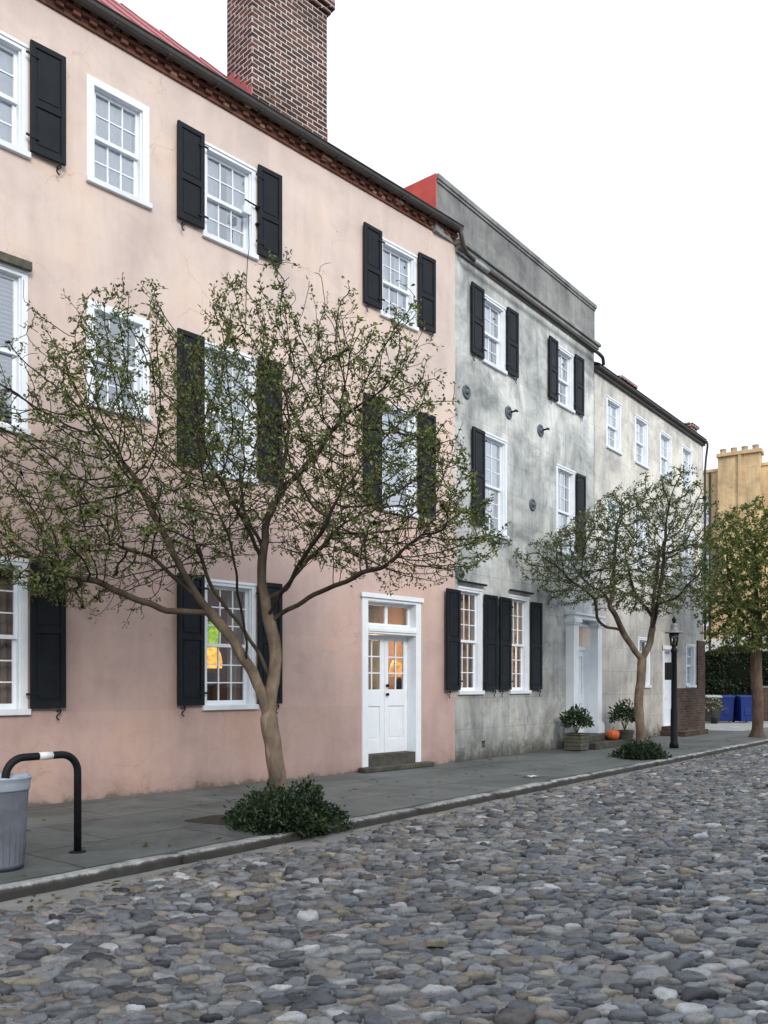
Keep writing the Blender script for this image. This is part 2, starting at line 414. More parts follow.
M['wood'] = m_simple("weathered planter wood", (.085, .083, .062), .85, .4, 9, .4)
M['lampglass'] = m_glass("lantern glass", (.85, .85, .8), 1.0)
M['lamphat'] = m_simple("lamp hat paint", (.22, .22, .23), .35, .15, 8, .05)
M['paper'] = m_simple("white paper", (.8, .8, .78), .8, .05, 10, .05)
M['terra'] = m_simple("terracotta pot", (.34, .25, .17), .85, .25, 6, .2)

# ------------------------------------------------------------------ frames of the place
A1, A2 = R(45.13), R(51.25)                      # the two facade directions
CX, CY = 1.375, 16.08                            # corner where the pink and grey fronts meet
D2 = (math.cos(A2), math.sin(A2)); N2 = (-math.sin(A2), math.cos(A2))
def on2(s, d=0.0):                               # a point on the grey front line, d metres behind it
    return (CX + D2[0] * s + N2[0] * d, CY + D2[1] * s + N2[1] * d)
D1 = (math.cos(A1), math.sin(A1)); N1 = (-math.sin(A1), math.cos(A1))
def on1(s, d=0.0):
    return (CX + D1[0] * s + N1[0] * d, CY + D1[1] * s + N1[1] * d)
KX, KY = -2.81, 6.07                             # a point on the kerb line
def kerbpt(u, v=0.0): return (KX + D2[0] * u + N2[0] * v, KY + D2[1] * u + N2[1] * v)

# ------------------------------------------------------------------ building elements
def facade(x0, x1, z0, z1, holes, th=.30, seg=None):
    xs = sorted({x0, x1, *[h[0] for h in holes], *[h[1] for h in holes]})
    zs = sorted({z0, z1, *[h[2] for h in holes], *[h[3] for h in holes]})
    mb = MB()
    def hole(cx, cz): return any(h[0] < cx < h[1] and h[2] < cz < h[3] for h in holes)
    for i in range(len(xs) - 1):
        for k in range(len(zs) - 1):
            if hole((xs[i] + xs[i + 1]) / 2, (zs[k] + zs[k + 1]) / 2): continue
            a, b, c, d = xs[i], xs[i + 1], zs[k], zs[k + 1]
            mb.poly([(a, 0, c), (b, 0, c), (b, 0, d), (a, 0, d)])
            mb.poly([(a, th, c), (a, th, d), (b, th, d), (b, th, c)])
    for a, b, c, d in holes:
        mb.poly([(a, 0, c), (a, 0, d), (a, th, d), (a, th, c)])
        mb.poly([(b, 0, c), (b, th, c), (b, th, d), (b, 0, d)])
        mb.poly([(a, 0, d), (b, 0, d), (b, th, d), (a, th, d)])
        mb.poly([(a, 0, c), (a, th, c), (b, th, c), (b, 0, c)])
    return mb

def shell(mb, x0, x1, z1, depth, th=.3):
    """side and back walls behind a facade"""
    mb.box(x0, x0 + .2, th, depth, 0, z1); mb.box(x1 - .2, x1, th, depth, 0, z1)
    mb.box(x0 + .2, x1 - .2, depth - .2, depth, 0, z1)
    return mb

def curtain_mesh(x0, x1, y, z0, z1, folds=9, amp=.018, gap=None):
    """a hanging cloth with vertical folds"""
    mb = MB(); n = max(12, int((x1 - x0) * 60))
    pts = []
    for i in range(n + 1):
        t = i / n
        pts.append((x0 + (x1 - x0) * t, y + amp * math.sin(t * folds * 2 * math.pi / 2) + amp * .4 * math.sin(t * folds * 5.1 + 1)))
    vs = [(p[0], p[1], z0) for p in pts] + [(p[0], p[1], z1) for p in pts]
    fs = [(i, i + 1, n + 2 + i, n + 1 + i) for i in range(n)]
    return mb.add(vs, fs, smooth=True)

def blind_mesh(x0, x1, y, z0, z1, pitch=.055):
    mb = MB(); z = z0
    while z < z1:
        mb.add([(x0, y - .02, z), (x1, y - .02, z), (x1, y + .018, z + pitch * .75), (x0, y + .018, z + pitch * .75)], [(0, 1, 2, 3)])
        z += pitch
    return mb

def window(house, x0, x1, z0, z1, cols=3, rows=(2, 2), cover='sheer', glass='glass', label=None, head=True, cas=.075, upper_open=0):
    """sash window in an opening x0..x1, z0..z1 (sill included)"""
    W = M['white']
    zs = z0 + .075
    mb = MB()
    mb.box(x0, x0 + cas, -.014, .20, zs, z1); mb.box(x1 - cas, x1, -.014, .20, zs, z1)
    mb.box(x0 + cas, x1 - cas, -.014, .20, z1 - cas, z1)
    mb.box(x0 + cas, x0 + cas + .022, .02, .20, zs, z1 - cas); mb.box(x1 - cas - .022, x1 - cas, .02, .20, zs, z1 - cas)
    if head: mb.box(x0 - .006, x1 + .006, -.030, -.0142, z1 - .03, z1 + .010)
    w = mb.build('window', W, house, bevel=.004)
    if label: w["label"] = label
    MB().box(x0 - .012, x1 + .025, -.058, .20, z0, zs).build('sill', M['offwhite'], w, bevel=.008)
    a, b = x0 + cas + .022, x1 - cas - .022
    zm = zs + (z1 - cas - zs) * rows[1] / (rows[0] + rows[1])
    def sash(za, zb, y, nr, top):
        s = MB(); st = .042; mu = .018
        s.box(a, a + st, y, y + .035, za, zb); s.box(b - st, b, y, y + .035, za, zb)
        s.box(a + st, b - st, y - .002, y + .037, za, za + (.05 if top else .065)); s.box(a + st, b - st, y - .001, y + .036, zb - .042, zb)
        zl, zh = za + (.05 if top else .065), zb - .042
        for i in range(1, cols):
            x = a + st + (b - a - 2 * st) * i / cols
            s.box(x - mu / 2, x + mu / 2, y + .004, y + .031, zl, zh)
        for j in range(1, nr):
            z = zl + (zh - zl) * j / nr
            s.box(a + st, b - st, y + .006, y + .029, z - mu / 2, z + mu / 2)
        o = s.build('sash', W, w)
        MB().add([(a + st, y + .018, zl), (b - st, y + .018, zl), (b - st, y + .018, zh), (a + st, y + .018, zh)], [(0, 1, 2, 3)]).build('pane', M[glass], w)
    sash(zm - .02, z1 - cas, .075, rows[0], True)
    sash(zs, zm + .022, .115, rows[1], False)
    y = .185
    if cover == 'sheer': curtain_mesh(x0 + .08, x1 - .08, y, z0 + .08, z1, 11).build('curtain', M['sheer'], w)
    elif cover == 'sheergap':
        d = x1 - x0
        curtain_mesh(x0 + .08, x0 + d * .42, y, z0 + .08, z1, 5).build('curtain', M['sheer'], w)
        curtain_mesh(x0 + d * .58, x1 - .08, y, z0 + .08, z1, 5).build('curtain', M['sheer'], w)
    elif cover == 'sheersides':
        d = x1 - x0
        curtain_mesh(x0 + .08, x0 + d * .62, y, z0 + .08, z1, 7).build('curtain', M['sheer'], w)
        curtain_mesh(x0 + d * .80, x1 - .08, y, z0 + .08, z1, 3).build('curtain', M['sheer'], w)
    elif cover == 'blind': blind_mesh(x0 + .10, x1 - .10, .185, z0 + .08, z1 - .05).build('blind', M['blind'], w)
    elif cover == 'halfblind': blind_mesh(x0 + .10, x1 - .10, .185, z0 + (z1 - z0) * .48, z1 - .05, .03).build('blind', M['blind'], w)
    elif cover == 'halfshade':
        d = x1 - x0
        MB().box(x0 + .10, x1 - .10, .18, .186, z0 + (z1 - z0) * .45, z1 - .03).build('blind', M['blind'], w)
        curtain_mesh(x0 + .08, x0 + d * .62, .20, z0 + .08, z1 - .1, 6).build('curtain', M['sheer'], w)
    elif cover == 'shade':
        MB().box(x0 + .10, x1 - .10, .18, .186, z0 + .08, z1 - .03).build('blind', M['blind'], w)
    elif cover == 'drape':
        d = x1 - x0
        curtain_mesh(x0 + d * .68, x1 - .02, y + .12, z0 - .05, z1, 6).build('curtain', M['drape'], w)
    elif cover == 'tandrape':
        d = x1 - x0
        curtain_mesh(x0 + d * .55, x1 - .02, y + .12, z0 - .05, z1, 6).build('curtain', M['tandrape'], w)
        curtain_mesh(x0 + .02, x0 + d * .40, y + .12, z0 - .05, z1, 5).build('curtain', M['tandrape'], w)
    return w

def shutter(house, x0, x1, z0, z1, hinge, mid=.45, swing=0.0, dog=True):
    """panelled shutter lying open against the wall; hinge 'l' or 'r' is the edge it turns on"""
    wd = x1 - x0; sg = 1 if hinge == 'l' else -1
    hx = x0 if hinge == 'l' else x1
    def X(a): return a * sg
    mb = MB(); st = .062; y0, y1 = -.043, 0.0
    def bx(a, b, ya, yb, za, zb):
        a, b = sorted((X(a), X(b))); mb.box(a, b, ya, yb, za, zb)
    h = z1 - z0; zm = h * mid
    bx(0, st, y0, y1, 0, h); bx(wd - st, wd, y0, y1, 0, h)
    bx(st, wd - st, y0 + .001, y1 - .001, 0, .085); bx(st, wd - st, y0 + .001, y1 - .001, h - .07, h); bx(st, wd - st, y0 + .001, y1 - .001, zm - .04, zm + .04)
    for za, zb in ((.085, zm - .04), (zm + .04, h - .07)):
        bx(st, wd - st, -.026, -.010, za, zb)
        bx(st + .03, wd - st - .03, -.034, -.0262, za + .03, zb - .03)
    o = mb.build('shutter', M['shutter'], house, loc=(hx, -.032, z0), rz=-sg * R(swing), bevel=.004)
    for zz in (.16, h - .2):
        a, b = sorted((X(-.06), X(.10))); MB().box(a, b, -.051, -.0435, zz, zz + .03).build('hinge', M['iron'], o)
    if dog:
        ex = X(wd - .09)
        d = MB(); p = []
        for i in range(15):
            t = i / 14
            p.append((ex + .028 * math.sin(t * 2 * math.pi * 1.05), -.03, -.005 - t * .15))
        d.tube(p, .009, 6); d.tube([(ex, .03, -.04), (ex, -.035, -.04)], .010, 6)
        d.build('shutter_catch', M['iron'], o)
    return o

def interior(house, x0, x1, floors, depth, mat, name='interior'):
    mb = MB()
    for z in floors: mb.box(x0 + .201, x1 - .201, .301, depth - .201, z - .2, z)
    mb.box(x0 + .201, x1 - .201, 3.6, 3.7, floors[0], floors[1] - .2)
    for z0, z1 in zip(floors[1:-1], floors[2:]):
        mb.box(x0 + .201, x1 - .201, 3.6, 3.7, z0, z1 - .2)
    mb.build(name, mat, house)

# ================================================================== PINK HOUSE
pink = empty('row_house', (CX, CY, 0), A1)
tag(pink, 'pink stuccoed three storey row house with black shutters and tall brick chimney', 'house')
PX0 = -17.0
WZ3, WZ2, WZ1 = (8.0, 9.39), (4.57, 6.50), (1.13, 3.04)
colA, colB, colC, colD, colZ, colY = (-9.22, -8.20), (-7.44, -6.54), (-5.69, -4.74), (-2.06, -1.11), (-12.2, -11.25), (-15.2, -14.25)
door_op = (-2.50, -1.0, .06, 3.07)
wins = []
for c in (colA, colC, colD, colZ, colY): wins.append((*c, *WZ3))
wins.append((*colB, 8.05, 9.46)); wins.append((*colB, 5.13, 6.53))
wins.append((*colA, 4.58, 6.60))
for c in (colC, colD, colZ, colY): wins.append((*c, *WZ2))
for c in (colA, colC, colZ, colY): wins.append((*c, *WZ1))
fw = facade(PX0, 0, 0, 10.04, wins + [door_op])
shell(fw, PX0, 0, 10.04, 9)
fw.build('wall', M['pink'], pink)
interior(pink, PX0, 0, [.3, 3.6, 7.0, 10.0], 9, M['room'])
# windows
window(pink, *colA, *WZ3, cols=3, rows=(2, 2), cover='sheergap')
window(pink, *colB, 8.05, 9.46, cover='sheer', head=False, cas=.10)
window(pink, *colC, *WZ3, cover='sheergap'); window(pink, *colD, *WZ3, cover='sheergap')
wa = window(pink, *colA, 4.58, 6.60, cols=1, rows=(1, 1), cover='blind')
MB().box(colA[0] - .1, colA[1] + .02, -.10, -.0385, 6.60, 6.70).build('hood', M['wood'], wa)
window(pink, *colB, 5.13, 6.53, cover=None, head=False, cas=.10)
window(pink, *colC, *WZ2, rows=(3, 3), cover='sheer')
window(pink, *colD, *WZ2, cols=1, rows=(1, 1), cover='shade')
window(pink, *colA, *WZ1, rows=(3, 3), cover='drape', glass='glassdim')
window(pink, *colC, *WZ1, rows=(3, 3), cover='drape', glass='glassdim')
for c in (colZ, colY):
    window(pink, *c, *WZ3, cover='sheergap'); window(pink, *c, *WZ2, rows=(3, 3), cover='sheer'); window(pink, *c, *WZ1, rows=(3, 3), cover='drape', glass='glassdim')
# shutters
sw = [1.5, 2.2, .8, 1.9, 1.2, 2.6, .9, 1.7]; si = 0
def pair(c, z0, z1, left=True, right=True, w=.44, mid=.45):
    global si
    if left: shutter(pink, c[0] - w, c[0] - .003, z0, z1, 'r', mid, sw[si % 8]); si += 1
    if right: shutter(pink, c[1] + .012, c[1] + .012 + w, z0, z1, 'l', mid, sw[si % 8]); si += 1
for c in (colA, colC, colD, colZ, colY):
    pair(c, 8.09, 9.46)
for c in (colC, colD, colZ, colY): pair(c, 4.65, 6.53)
for c in (colA, colC, colZ, colY): pair(c, 1.21, 3.08, mid=.52)
# brick cornice under the eave
cb = MB(); rr = random.Random(3)
def btint():
    k = rr.random()
    if k < .07: return (.50, .34, .24)
    b = rr.uniform(.6, 1.25); return (.145 * b, .062 * b, .044 * b)
x = PX0
while x < 0:
    x2 = min(x + .215, 0)
    for (za, zb, pr, al) in ((10.04, 10.085, .03, 1), (10.146, 10.19, .085, 1)):
        cb.box(x, x2 - .008, -pr - rr.uniform(0, .006), .28, za, zb, btint())
    x += .215
x = PX0; i = 0
while x < -.001:
    for (za, zb, pb, po) in ((10.092, 10.14, .025, .075), (10.196, 10.24, .06, .115)):
        cb.box(x, min(x + .105, 0) - .006, -(po if i % 2 else pb) - rr.uniform(0, .006), .28, za, zb, btint())
    x += .11; i += 1
cb.box(PX0, 0, -.02, .28, 10.041, 10.27, (.16, .12, .10))
cb.build('brick_cornice', M['cornice'], pink)
g = MB()
prof = [(-.235, 10.285), (-.23, 10.225), (-.205, 10.185), (-.16, 10.175), (-.13, 10.19), (-.12, 10.245), (.05, 10.272), (.05, 10.32), (-.215, 10.305)]
g.prism(prof, 'x', PX0, -.02)
g.tube([(PX0, -.235, 10.288), (-.02, -.235, 10.288)], .014, 8)
for k in range(22): g.box(-16.5 + k * .78, -16.47 + k * .78, -.238, -.10, 10.165, 10.18)
g.build('gutter', M['gutter'], pink)
# roof: steep front slope with a hip near the right end, seams as ribs
pt = math.tan(R(43.6)); dr = 4.0; zr0 = 10.31
rf = MB()
xr = -2.5
def rp(x, d): return (x, d - .12, zr0 + d * pt)
rf.poly([rp(PX0, 0), rp(xr, 0), rp(xr - 3.4, dr), rp(PX0, dr)])
rf.poly([(xr, -.12, zr0), (xr, 9.2, zr0), (xr - 3.4, dr + .4, zr0 + dr * pt), rp(xr - 3.4, dr)])
rf.poly([rp(PX0, dr), rp(xr - 3.4, dr), (xr - 3.4, dr + .4, zr0 + dr * pt), (PX0, dr + .4, zr0 + dr * pt)])
rf.poly([(PX0, dr + .4, zr0 + dr * pt), (xr - 3.4, dr + .4, zr0 + dr * pt), (xr, 9.2, zr0), (PX0, 9.2, zr0)])
rf.poly([(xr, -.12, zr0 - .03), (0, -.12, zr0 - .03), (0, 9.2, zr0 + .4), (xr, 9.2, zr0 + .4)])
rf.poly([rp(PX0, 0), rp(PX0, dr), (PX0, dr + .4, zr0 + dr * pt), (PX0, 9.2, zr0)])
x = PX0 + .2
while x < xr:
    dmax = dr if x < xr - 3.4 else (xr - x) / 3.4 * dr
    if dmax > .1:
        a = [(x - .013, -.12, zr0), (x + .013, -.12, zr0), (x + .013, dmax - .12, zr0 + dmax * pt), (x - .013, dmax - .12, zr0 + dmax * pt)]
        nrm = (0, -math.sin(R(43.6)) * .02, math.cos(R(43.6)) * .02)
        b = [tuple(p[i] + nrm[i] for i in range(3)) for p in a]
        rf.add(a + b, [(4, 5, 6, 7), (0, 1, 5, 4), (1, 2, 6, 5), (3, 0, 4, 7)])
    x += .46
rf.build('roof', M['roof'], pink)
# chimney
ch = MB(); cx0, cx1, cy0, cy1 = -4.55, -2.98, .35, 1.04
ch.box(cx0, cx1, cy0, cy1, 10.2, 12.98)
ch.box(cx0 - .05, cx1 + .05, cy0 - .05, cy1 + .05, 12.98, 13.06); ch.box(cx0 - .10, cx1 + .10, cy0 - .10, cy1 + .10, 13.06, 13.22)
ch.box(cx0 - .03, cx1 + .03, cy0 - .03, cy1 + .03, 13.22, 13.45)
cho = ch.build('chimney', M['chimney'], pink, bevel=.006)
fl = MB()
for i in range(4):
    y = cy0 + .63 * i / 4; zz = zr0 + (y + .12) * pt
    fl.box(cx0 - .015, cx0 - .0, y, y + .165, zz - .25, zz + .22)
fl.box(cx0 - .02, cx1 + .02, cy0 - .015, cy0, 10.4, zr0 + .47 * pt + .02)
fl.box(cx1, cx1 + .015, cy0, cy1, 10.4, zr0 + .62 * pt + .12)
fl.build('flashing', M['roof'], cho)
# double door
W = M['white']
d = MB(); dx0, dx1 = -2.50, -1.0; c = .14
d.box(dx0, dx0 + c, -.03, .30, .06, 3.07); d.box(dx1 - c, dx1, -.03, .30, .06, 3.07)
d.box(dx0 + c, dx1 - c, -.03, .30, 2.97, 3.07); d.box(dx0 + c, dx1 - c, -.028, .30, 2.40, 2.55)
d.box(dx0 - .04, dx1 + .04, -.065, -.031, 3.02, 3.10); d.box(dx0 + c, dx1 - c, -.05, -.029, 2.44, 2.50)
do = d.build('door', W, pink, bevel=.006)
MB().box(dx0 + c, dx1 - c, -.005, .30, .065, .275).build('threshold', M['mossstone'], do)
tr = MB(); ta, tb = dx0 + c, dx1 - c; tm = (ta + tb) / 2
tr.box(ta, ta + .05, .14, .19, 2.55, 2.97); tr.box(tb - .05, tb, .14, .19, 2.55, 2.97); tr.box(tm - .035, tm + .035, .14, .19, 2.55, 2.97)
for a, b in ((ta + .05, tm - .035), (tm + .035, tb - .05)):
    tr.box(a, b, .142, .188, 2.55, 2.60); tr.box(a, b, .142, .188, 2.92, 2.97)
tro = tr.build('transom', W, do)
MB().add([(ta + .04, .165, 2.56), (tb - .04, .165, 2.56), (tb - .04, .165, 2.96), (ta + .04, .165, 2.96)], [(0, 1, 2, 3)]).build('pane', M['glassdim'], do)
for k in (0, 1):
    a = ta + k * (tb - ta) / 2 + .004; b = a + (tb - ta) / 2 - .008; y = .19
    lf = MB(); st = .10
    lf.box(a, a + st, y, y + .05, .28, 2.39); lf.box(b - st, b, y, y + .05, .28, 2.39)
    for za, zb in ((.28, .52), (1.12, 1.42), (2.30, 2.39)): lf.box(a + st, b - st, y + .001, y + .049, za, zb)
    lf.box(a + st, b - st, y + .022, y + .04, .52, 1.12); lf.box(a + st + .04, b - st - .04, y + .012, y + .022, .56, 1.08)
    xm = (a + b) / 2; lf.box(xm - .012, xm + .012, y + .008, y + .042, 1.42, 2.30)
    for j in (1, 2):
        z = 1.42 + .88 * j / 3; lf.box(a + st, b - st, y + .01, y + .04, z - .012, z + .012)
    lo = lf.build('door_leaf', W, do, bevel=.004)
    MB().add([(a + st, y + .025, 1.42), (b - st, y + .025, 1.42), (b - st, y + .025, 2.30), (a + st, y + .025, 2.30)], [(0, 1, 2, 3)]).build('pane', M['glassdim'], do)
    if k:
        h = MB(); hx = a + .05
        for z in (1.33, 1.49):
            h.lathe([(.022, 0), (.028, .03), (.030, .045), (.018, .06)], (0, 0, 0), 10)
            n = len(h.v); m = 40
            for q in range(n - m, n):
                vx, vy, vz = h.v[q]; h.v[q] = (hx + vx, y - vz, z + vy)
        h.build('handle', M['iron'], do)
st = MB(); st.box(-2.62, -.86, -.24, -.031, 0, .085)
st.build('step', M['mossstone'], pink, bevel=.02)
# bracket and cable by the third window
cbm = MB(); cbm.box(-5.02, -4.88, -.09, -.016, 8.60, 8.72); cbo = cbm.build('cable_box', M['offwhite'], pink, bevel=.01)
cc = MB(); cc.tube([(-4.93, -.08, 8.62), (-4.92, -.085, 8.1), (-4.95, -.09, 7.92), (-4.93, -.03, 7.6), (-4.94, -.02, 6.9)], .005, 6)
cc.tube([(-4.98, -.06, 8.82), (-4.74, -.06, 8.80)], .012, 6); cc.tube([(-4.74, -.10, 8.80), (-4.74, .0, 8.80)], .022, 8); cc.tube([(-4.74, -.10, 8.55), (-4.74, .0, 8.55)], .022, 8)
cc.build('cable', M['iron'], cbo)

# ================================================================== GREY HOUSE
GW = 6.28
grey = empty('row_house', (CX, CY, 0), A2)
tag(grey, 'blotchy grey stucco row house with flat parapet and round iron wall plates', 'house')
gA3, gB3 = (.97, 1.89), (4.20, 5.10); gA2, gB2 = (1.0, 1.96), (4.22, 5.18); gA1, gB1 = (.10, .98), (2.06, 2.92)
G3, G2, G1 = (8.05, 9.45), (4.58, 6.66), (1.31, 3.42)
portal = (4.98, 6.06, .06, 3.0)
gh = [(*gA3, *G3), (*gB3, *G3), (*gA2, *G2), (*gB2, *G2), (*gA1, *G1), (*gB1, *G1), portal, (.98, 1.10, .24, .36)]
fw = facade(0, GW, 0, 10.02, gh, th=.32)
shell(fw, 0, GW, 10.02, 9, th=.32)
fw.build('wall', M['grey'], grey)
interior(grey, 0, GW, [.3, 3.7, 7.2, 10.0], 9, M['roomdark'])
window(grey, *gA3, *G3, cover='sheersides', cols=2); window(grey, *gB3, *G3, cover='sheersides', cols=2)
window(grey, *gA2, *G2, rows=(3, 3), cover='shade', cols=2); window(grey, *gB2, *G2, rows=(3, 3), cover='sheersides')
for c in (gA1, gB1):
    w = window(grey, *c, *G1, rows=(3, 3), cover='tandrape', glass='glassdim')
    MB().box(c[0] - .06, c[1] + .05, -.10, -.0385, 3.50, 3.535).build('drip_ledge', M['iron'], w)
def gsh(x0, x1, z0, z1, h, mid=.45, s=1.5): shutter(grey, x0, x1, z0, z1, h, mid, s)
gsh(.50, .965, 8.10, 9.49, 'r', .48, 1.2); gsh(1.90, 2.33, 8.10, 9.49, 'l', .48, 2.0)
gsh(3.76, 4.195, 8.10, 9.49, 'r', .48, 1.8); gsh(5.115, 5.56, 8.10, 9.49, 'l', .48, 1.1)
gsh(.53, .99, 4.72, 6.63, 'r', .52, 1.4); gsh(5.20, 5.64, 4.72, 6.63, 'l', .52, 1.9)
gsh(-.37, .09, 1.40, 3.34, 'r', .5, .8); gsh(1.0, 1.47, 1.40, 3.34, 'l', .5, 1.3)
gsh(1.585, 2.05, 1.40, 3.34, 'r', .5, 1.0); gsh(2.94, 3.40, 1.40, 3.34, 'l', .5, 1.5)
for (px, pz) in ((.39, 7.28), (2.02, 7.29), (3.44, 7.25), (3.07, 5.51), (.14, 3.67)):
    p = MB()
    prof = [(.135, .0), (.14, .012), (.13, .03), (.09, .035), (.085, .02), (.05, .022), (.045, .06), (.02, .07)]
    p.lathe(prof, (0, 0, 0), 24)
    p.v = [(px + a, -.001 - c_, pz + b) for a, b, c_ in p.v]
    po = p.build('wall_plate', M['plate'], grey)
    if px in (2.02, 3.44):
        MB().tube([(px, -.07, pz), (px, -.22, pz + .005)], .022, 8).tube([(px - .05, -.2, pz), (px + .05, -.2, pz)], .02, 8).build('bolt', M['iron'], po)
# parapet, cornice mouldings
p = MB(); p.box(-.66, GW, -.02, .40, 10.021, 10.98)
p.build('parapet', M['parapet'], grey)
p = MB(); p.box(-.66, GW + .02, -.075, .44, 10.98, 11.08); p.box(-.64, GW, -.05, -.021, 10.93, 10.98)
p.build('coping', M['parapet'], grey, bevel=.01)
p = MB(); p.box(0, GW, -.06, -.021, 9.88, 9.94); p.box(0, GW + .02, -.13, -.022, 9.94, 10.01); p.box(-.05, GW + .05, -.18, -.023, 10.01, 10.08)
p.build('cornice', M['parapet'], grey, bevel=.008)
p = MB(); p.box(-.69, -.661, -.03, 4.2, 10.2, 11.075); p.box(-.661, .0, .45, 4.2, 9.9, 11.09)
p.build('party_wall', M['redwall'], grey)
MB().box(.0, GW, .45, 9, 10.03, 10.2).build('roof', M['roofg'] if 'roofg' in M else M['gutter'], grey)
g = MB()
g.tube([(-.12, -.20, 10.22), (-.08, -.20, 10.10), (.0, -.20, 9.93), (.12, -.195, 9.84), (.4, -.19, 9.82)], .043, 10)
g.tube([(.9, -.19, 9.815), (GW - .1, -.19, 9.79), (GW + .10, -.19, 9.76), (GW + .16, -.18, 9.70), (GW + .2, -.17, 9.60)], .043, 10)
go = g.build('gutter', M['gutter'], grey)
MB().tube([(.39, -.19, 9.82), (.91, -.19, 9.815)], .046, 10).build('gutter_sleeve', M['gutterpale'], go)
# entrance with pilasters
e = MB(); OW = M['white']
x0, x1 = 4.70, 6.28
def pil(a, b, yo):
    e.box(a - .05, b + .05, yo - .05, -.001, .30, .52); e.box(a - .03, b + .03, yo - .03, -.001, .52, .58)
    e.box(a, b, yo, -.001, .58, 2.93)
    e.box(a - .03, b + .03, yo - .03, -.001, 2.93, 2.98); e.box(a - .06, b + .06, yo - .06, -.001, 2.98, 3.08)
pil(x0, x0 + .27, -.22); pil(x1 - .24, x1, -.22)
e.box(x0 - .01, x1 + .01, -.23, -.001, 3.08, 3.17); e.box(x0 - .06, x1 + .06, -.29, -.001, 3.17, 3.22)
eo = e.build('door', OW, grey, bevel=.006)
e = MB()
e.box(4.98, 5.02, .0, .33, .30, 3.0); e.box(6.02, 6.06, .0, .33, .30, 3.0); e.box(5.02, 6.02, .0, .33, 2.94, 3.0); e.box(5.02, 6.02, .10, .30, 2.36, 2.46)
e.build('door_lining', OW, eo)
MB().add([(5.02, .2, 2.46), (6.02, .2, 2.46), (6.02, .2, 2.94), (5.02, .2, 2.94)], [(0, 1, 2, 3)]).build('pane', M['glassdim'], eo)
e = MB(); y = .14
e.box(5.02, 5.14, y, y + .05, .30, 2.36); e.box(5.90, 6.02, y, y + .05, .30, 2.36); e.box(5.46, 5.58, y, y + .05, .30, 2.36)
for za, zb in ((.30, .52), (1.05, 1.25), (2.2, 2.36)):
    e.box(5.14, 5.46, y + .001, y + .049, za, zb); e.box(5.58, 5.90, y + .001, y + .049, za, zb)
for za, zb in ((.52, 1.05), (1.25, 2.2)):
    for a, b in ((5.14, 5.46), (5.58, 5.90)):
        e.box(a, b, y + .022, y + .04, za, zb); e.box(a + .05, b - .05, y + .012, y + .0215, za + .05, zb - .05)
lo = e.build('door_leaf', OW, eo, bevel=.004)
k = MB(); k.tube([(5.52, y - .002, 1.75), (5.52, y - .04, 1.72), (5.52, y - .05, 1.63), (5.52, y - .03, 1.56)], .014, 8); k.tube([(5.10, y, 1.2), (5.10, y - .07, 1.2)], .03, 8)
k.build('knocker', M['iron'], lo)
st = MB(); st.box(4.62, 6.5, -.80, -.002, 0, .15); st.box(4.66, 6.40, -.50, -.003, .15, .295)
st.build('step', M['mossstone'], grey, bevel=.015)
v = MB(); v.box(.975, 1.105, -.006, -.001, .235, .245); v.box(.975, 1.105, -.006, -.001, .355, .365); v.box(.99, 1.09, .1, .12, .24, .36)
v.build('vent', M['iron'], grey)

# ================================================================== THIRD HOUSE
TW = 8.45
tx, ty = on2(GW + .02)
third = empty('row_house', (tx, ty, 0), A2)
tag(third, 'pale stained row house with dark eave and brick corner, farthest of the terrace', 'house')
tc = [(.72, 1.66), (2.62, 3.56), (4.52, 5.46), (6.40, 7.34)]
th_ = [(*c, 7.66, 9.02) for c in tc] + [(*c, 4.70, 6.35) for c in tc]
tg1, tg2 = (2.86, 3.72), (6.76, 7.62); tdoor = (4.74, 5.62, .06, 2.62)
th_ += [(*tg1, 1.42, 2.84), (*tg2, 1.42, 2.80), tdoor]
fw = facade(0, TW, 0, 9.42, th_); shell(fw, 0, TW, 9.42, 8)
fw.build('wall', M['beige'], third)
interior(third, 0, TW, [.3, 3.6, 6.9, 9.4], 8, M['roomdark'])
for c in tc:
    window(third, *c, 7.66, 9.02, cols=2, rows=(2, 2), cover='halfshade'); window(third, *c, 4.70, 6.35, cols=2, rows=(2, 2), cover='sheersides')
window(third, *tg1, 1.42, 2.84, cols=2, rows=(2, 2), cover=None, glass='glassdim'); window(third, *tg2, 1.42, 2.80, cols=2, rows=(2, 2), cover='sheersides')
e = MB(); a, b = tdoor[:2]
e.box(a, a + .09, -.03, .3, .06, 2.62); e.box(b - .09, b, -.03, .3, .06, 2.62); e.box(a + .09, b - .09, -.03, .3, 2.52, 2.62); e.box(a - .06, b + .06, -.09, -.031, 2.56, 2.68)
eo = e.build('door', W, third, bevel=.005)
e = MB(); a += .09; b -= .09; y = .12
e.box(a, a + .1, y, y + .05, .28, 2.52); e.box(b - .1, b, y, y + .05, .28, 2.52)
for za, zb in ((.28, .5), (1.1, 1.25), (2.38, 2.52)): e.box(a + .1, b - .1, y + .001, y + .049, za, zb)
e.box(a + .1, b - .1, y + .02, y + .04, .5, 1.1); e.box(a + .1, b - .1, y + .02, y + .04, 1.25, 2.38)
e.box(a, b, y - .1, y + .05, .07, .279)
lo = e.build('door_leaf', W, eo); MB().tube([(a + .06, y, 1.15), (a + .06, y - .06, 1.15)], .028, 8).build('handle', M['iron'], lo)
st = MB(); st.box(4.55, 6.6, -.75, -.002, 0, .14); st.box(4.65, 5.75, -.42, -.003, .14, .27)
st.build('step', M['oldbrick'], third, bevel=.012)
bk = MB(); bk.box(5.75, TW, -.05, -.001, 0, 1.40); bk.box(7.78, TW + .04, -.05, -.001, 1.40, 2.95); bk.box(TW, TW + .04, -.05, .4, 0, 1.4); bk.box(TW, TW + .04, -.001, .4, 1.4, 2.95)
bk.build('brick_facing', M['oldbrick'], third)
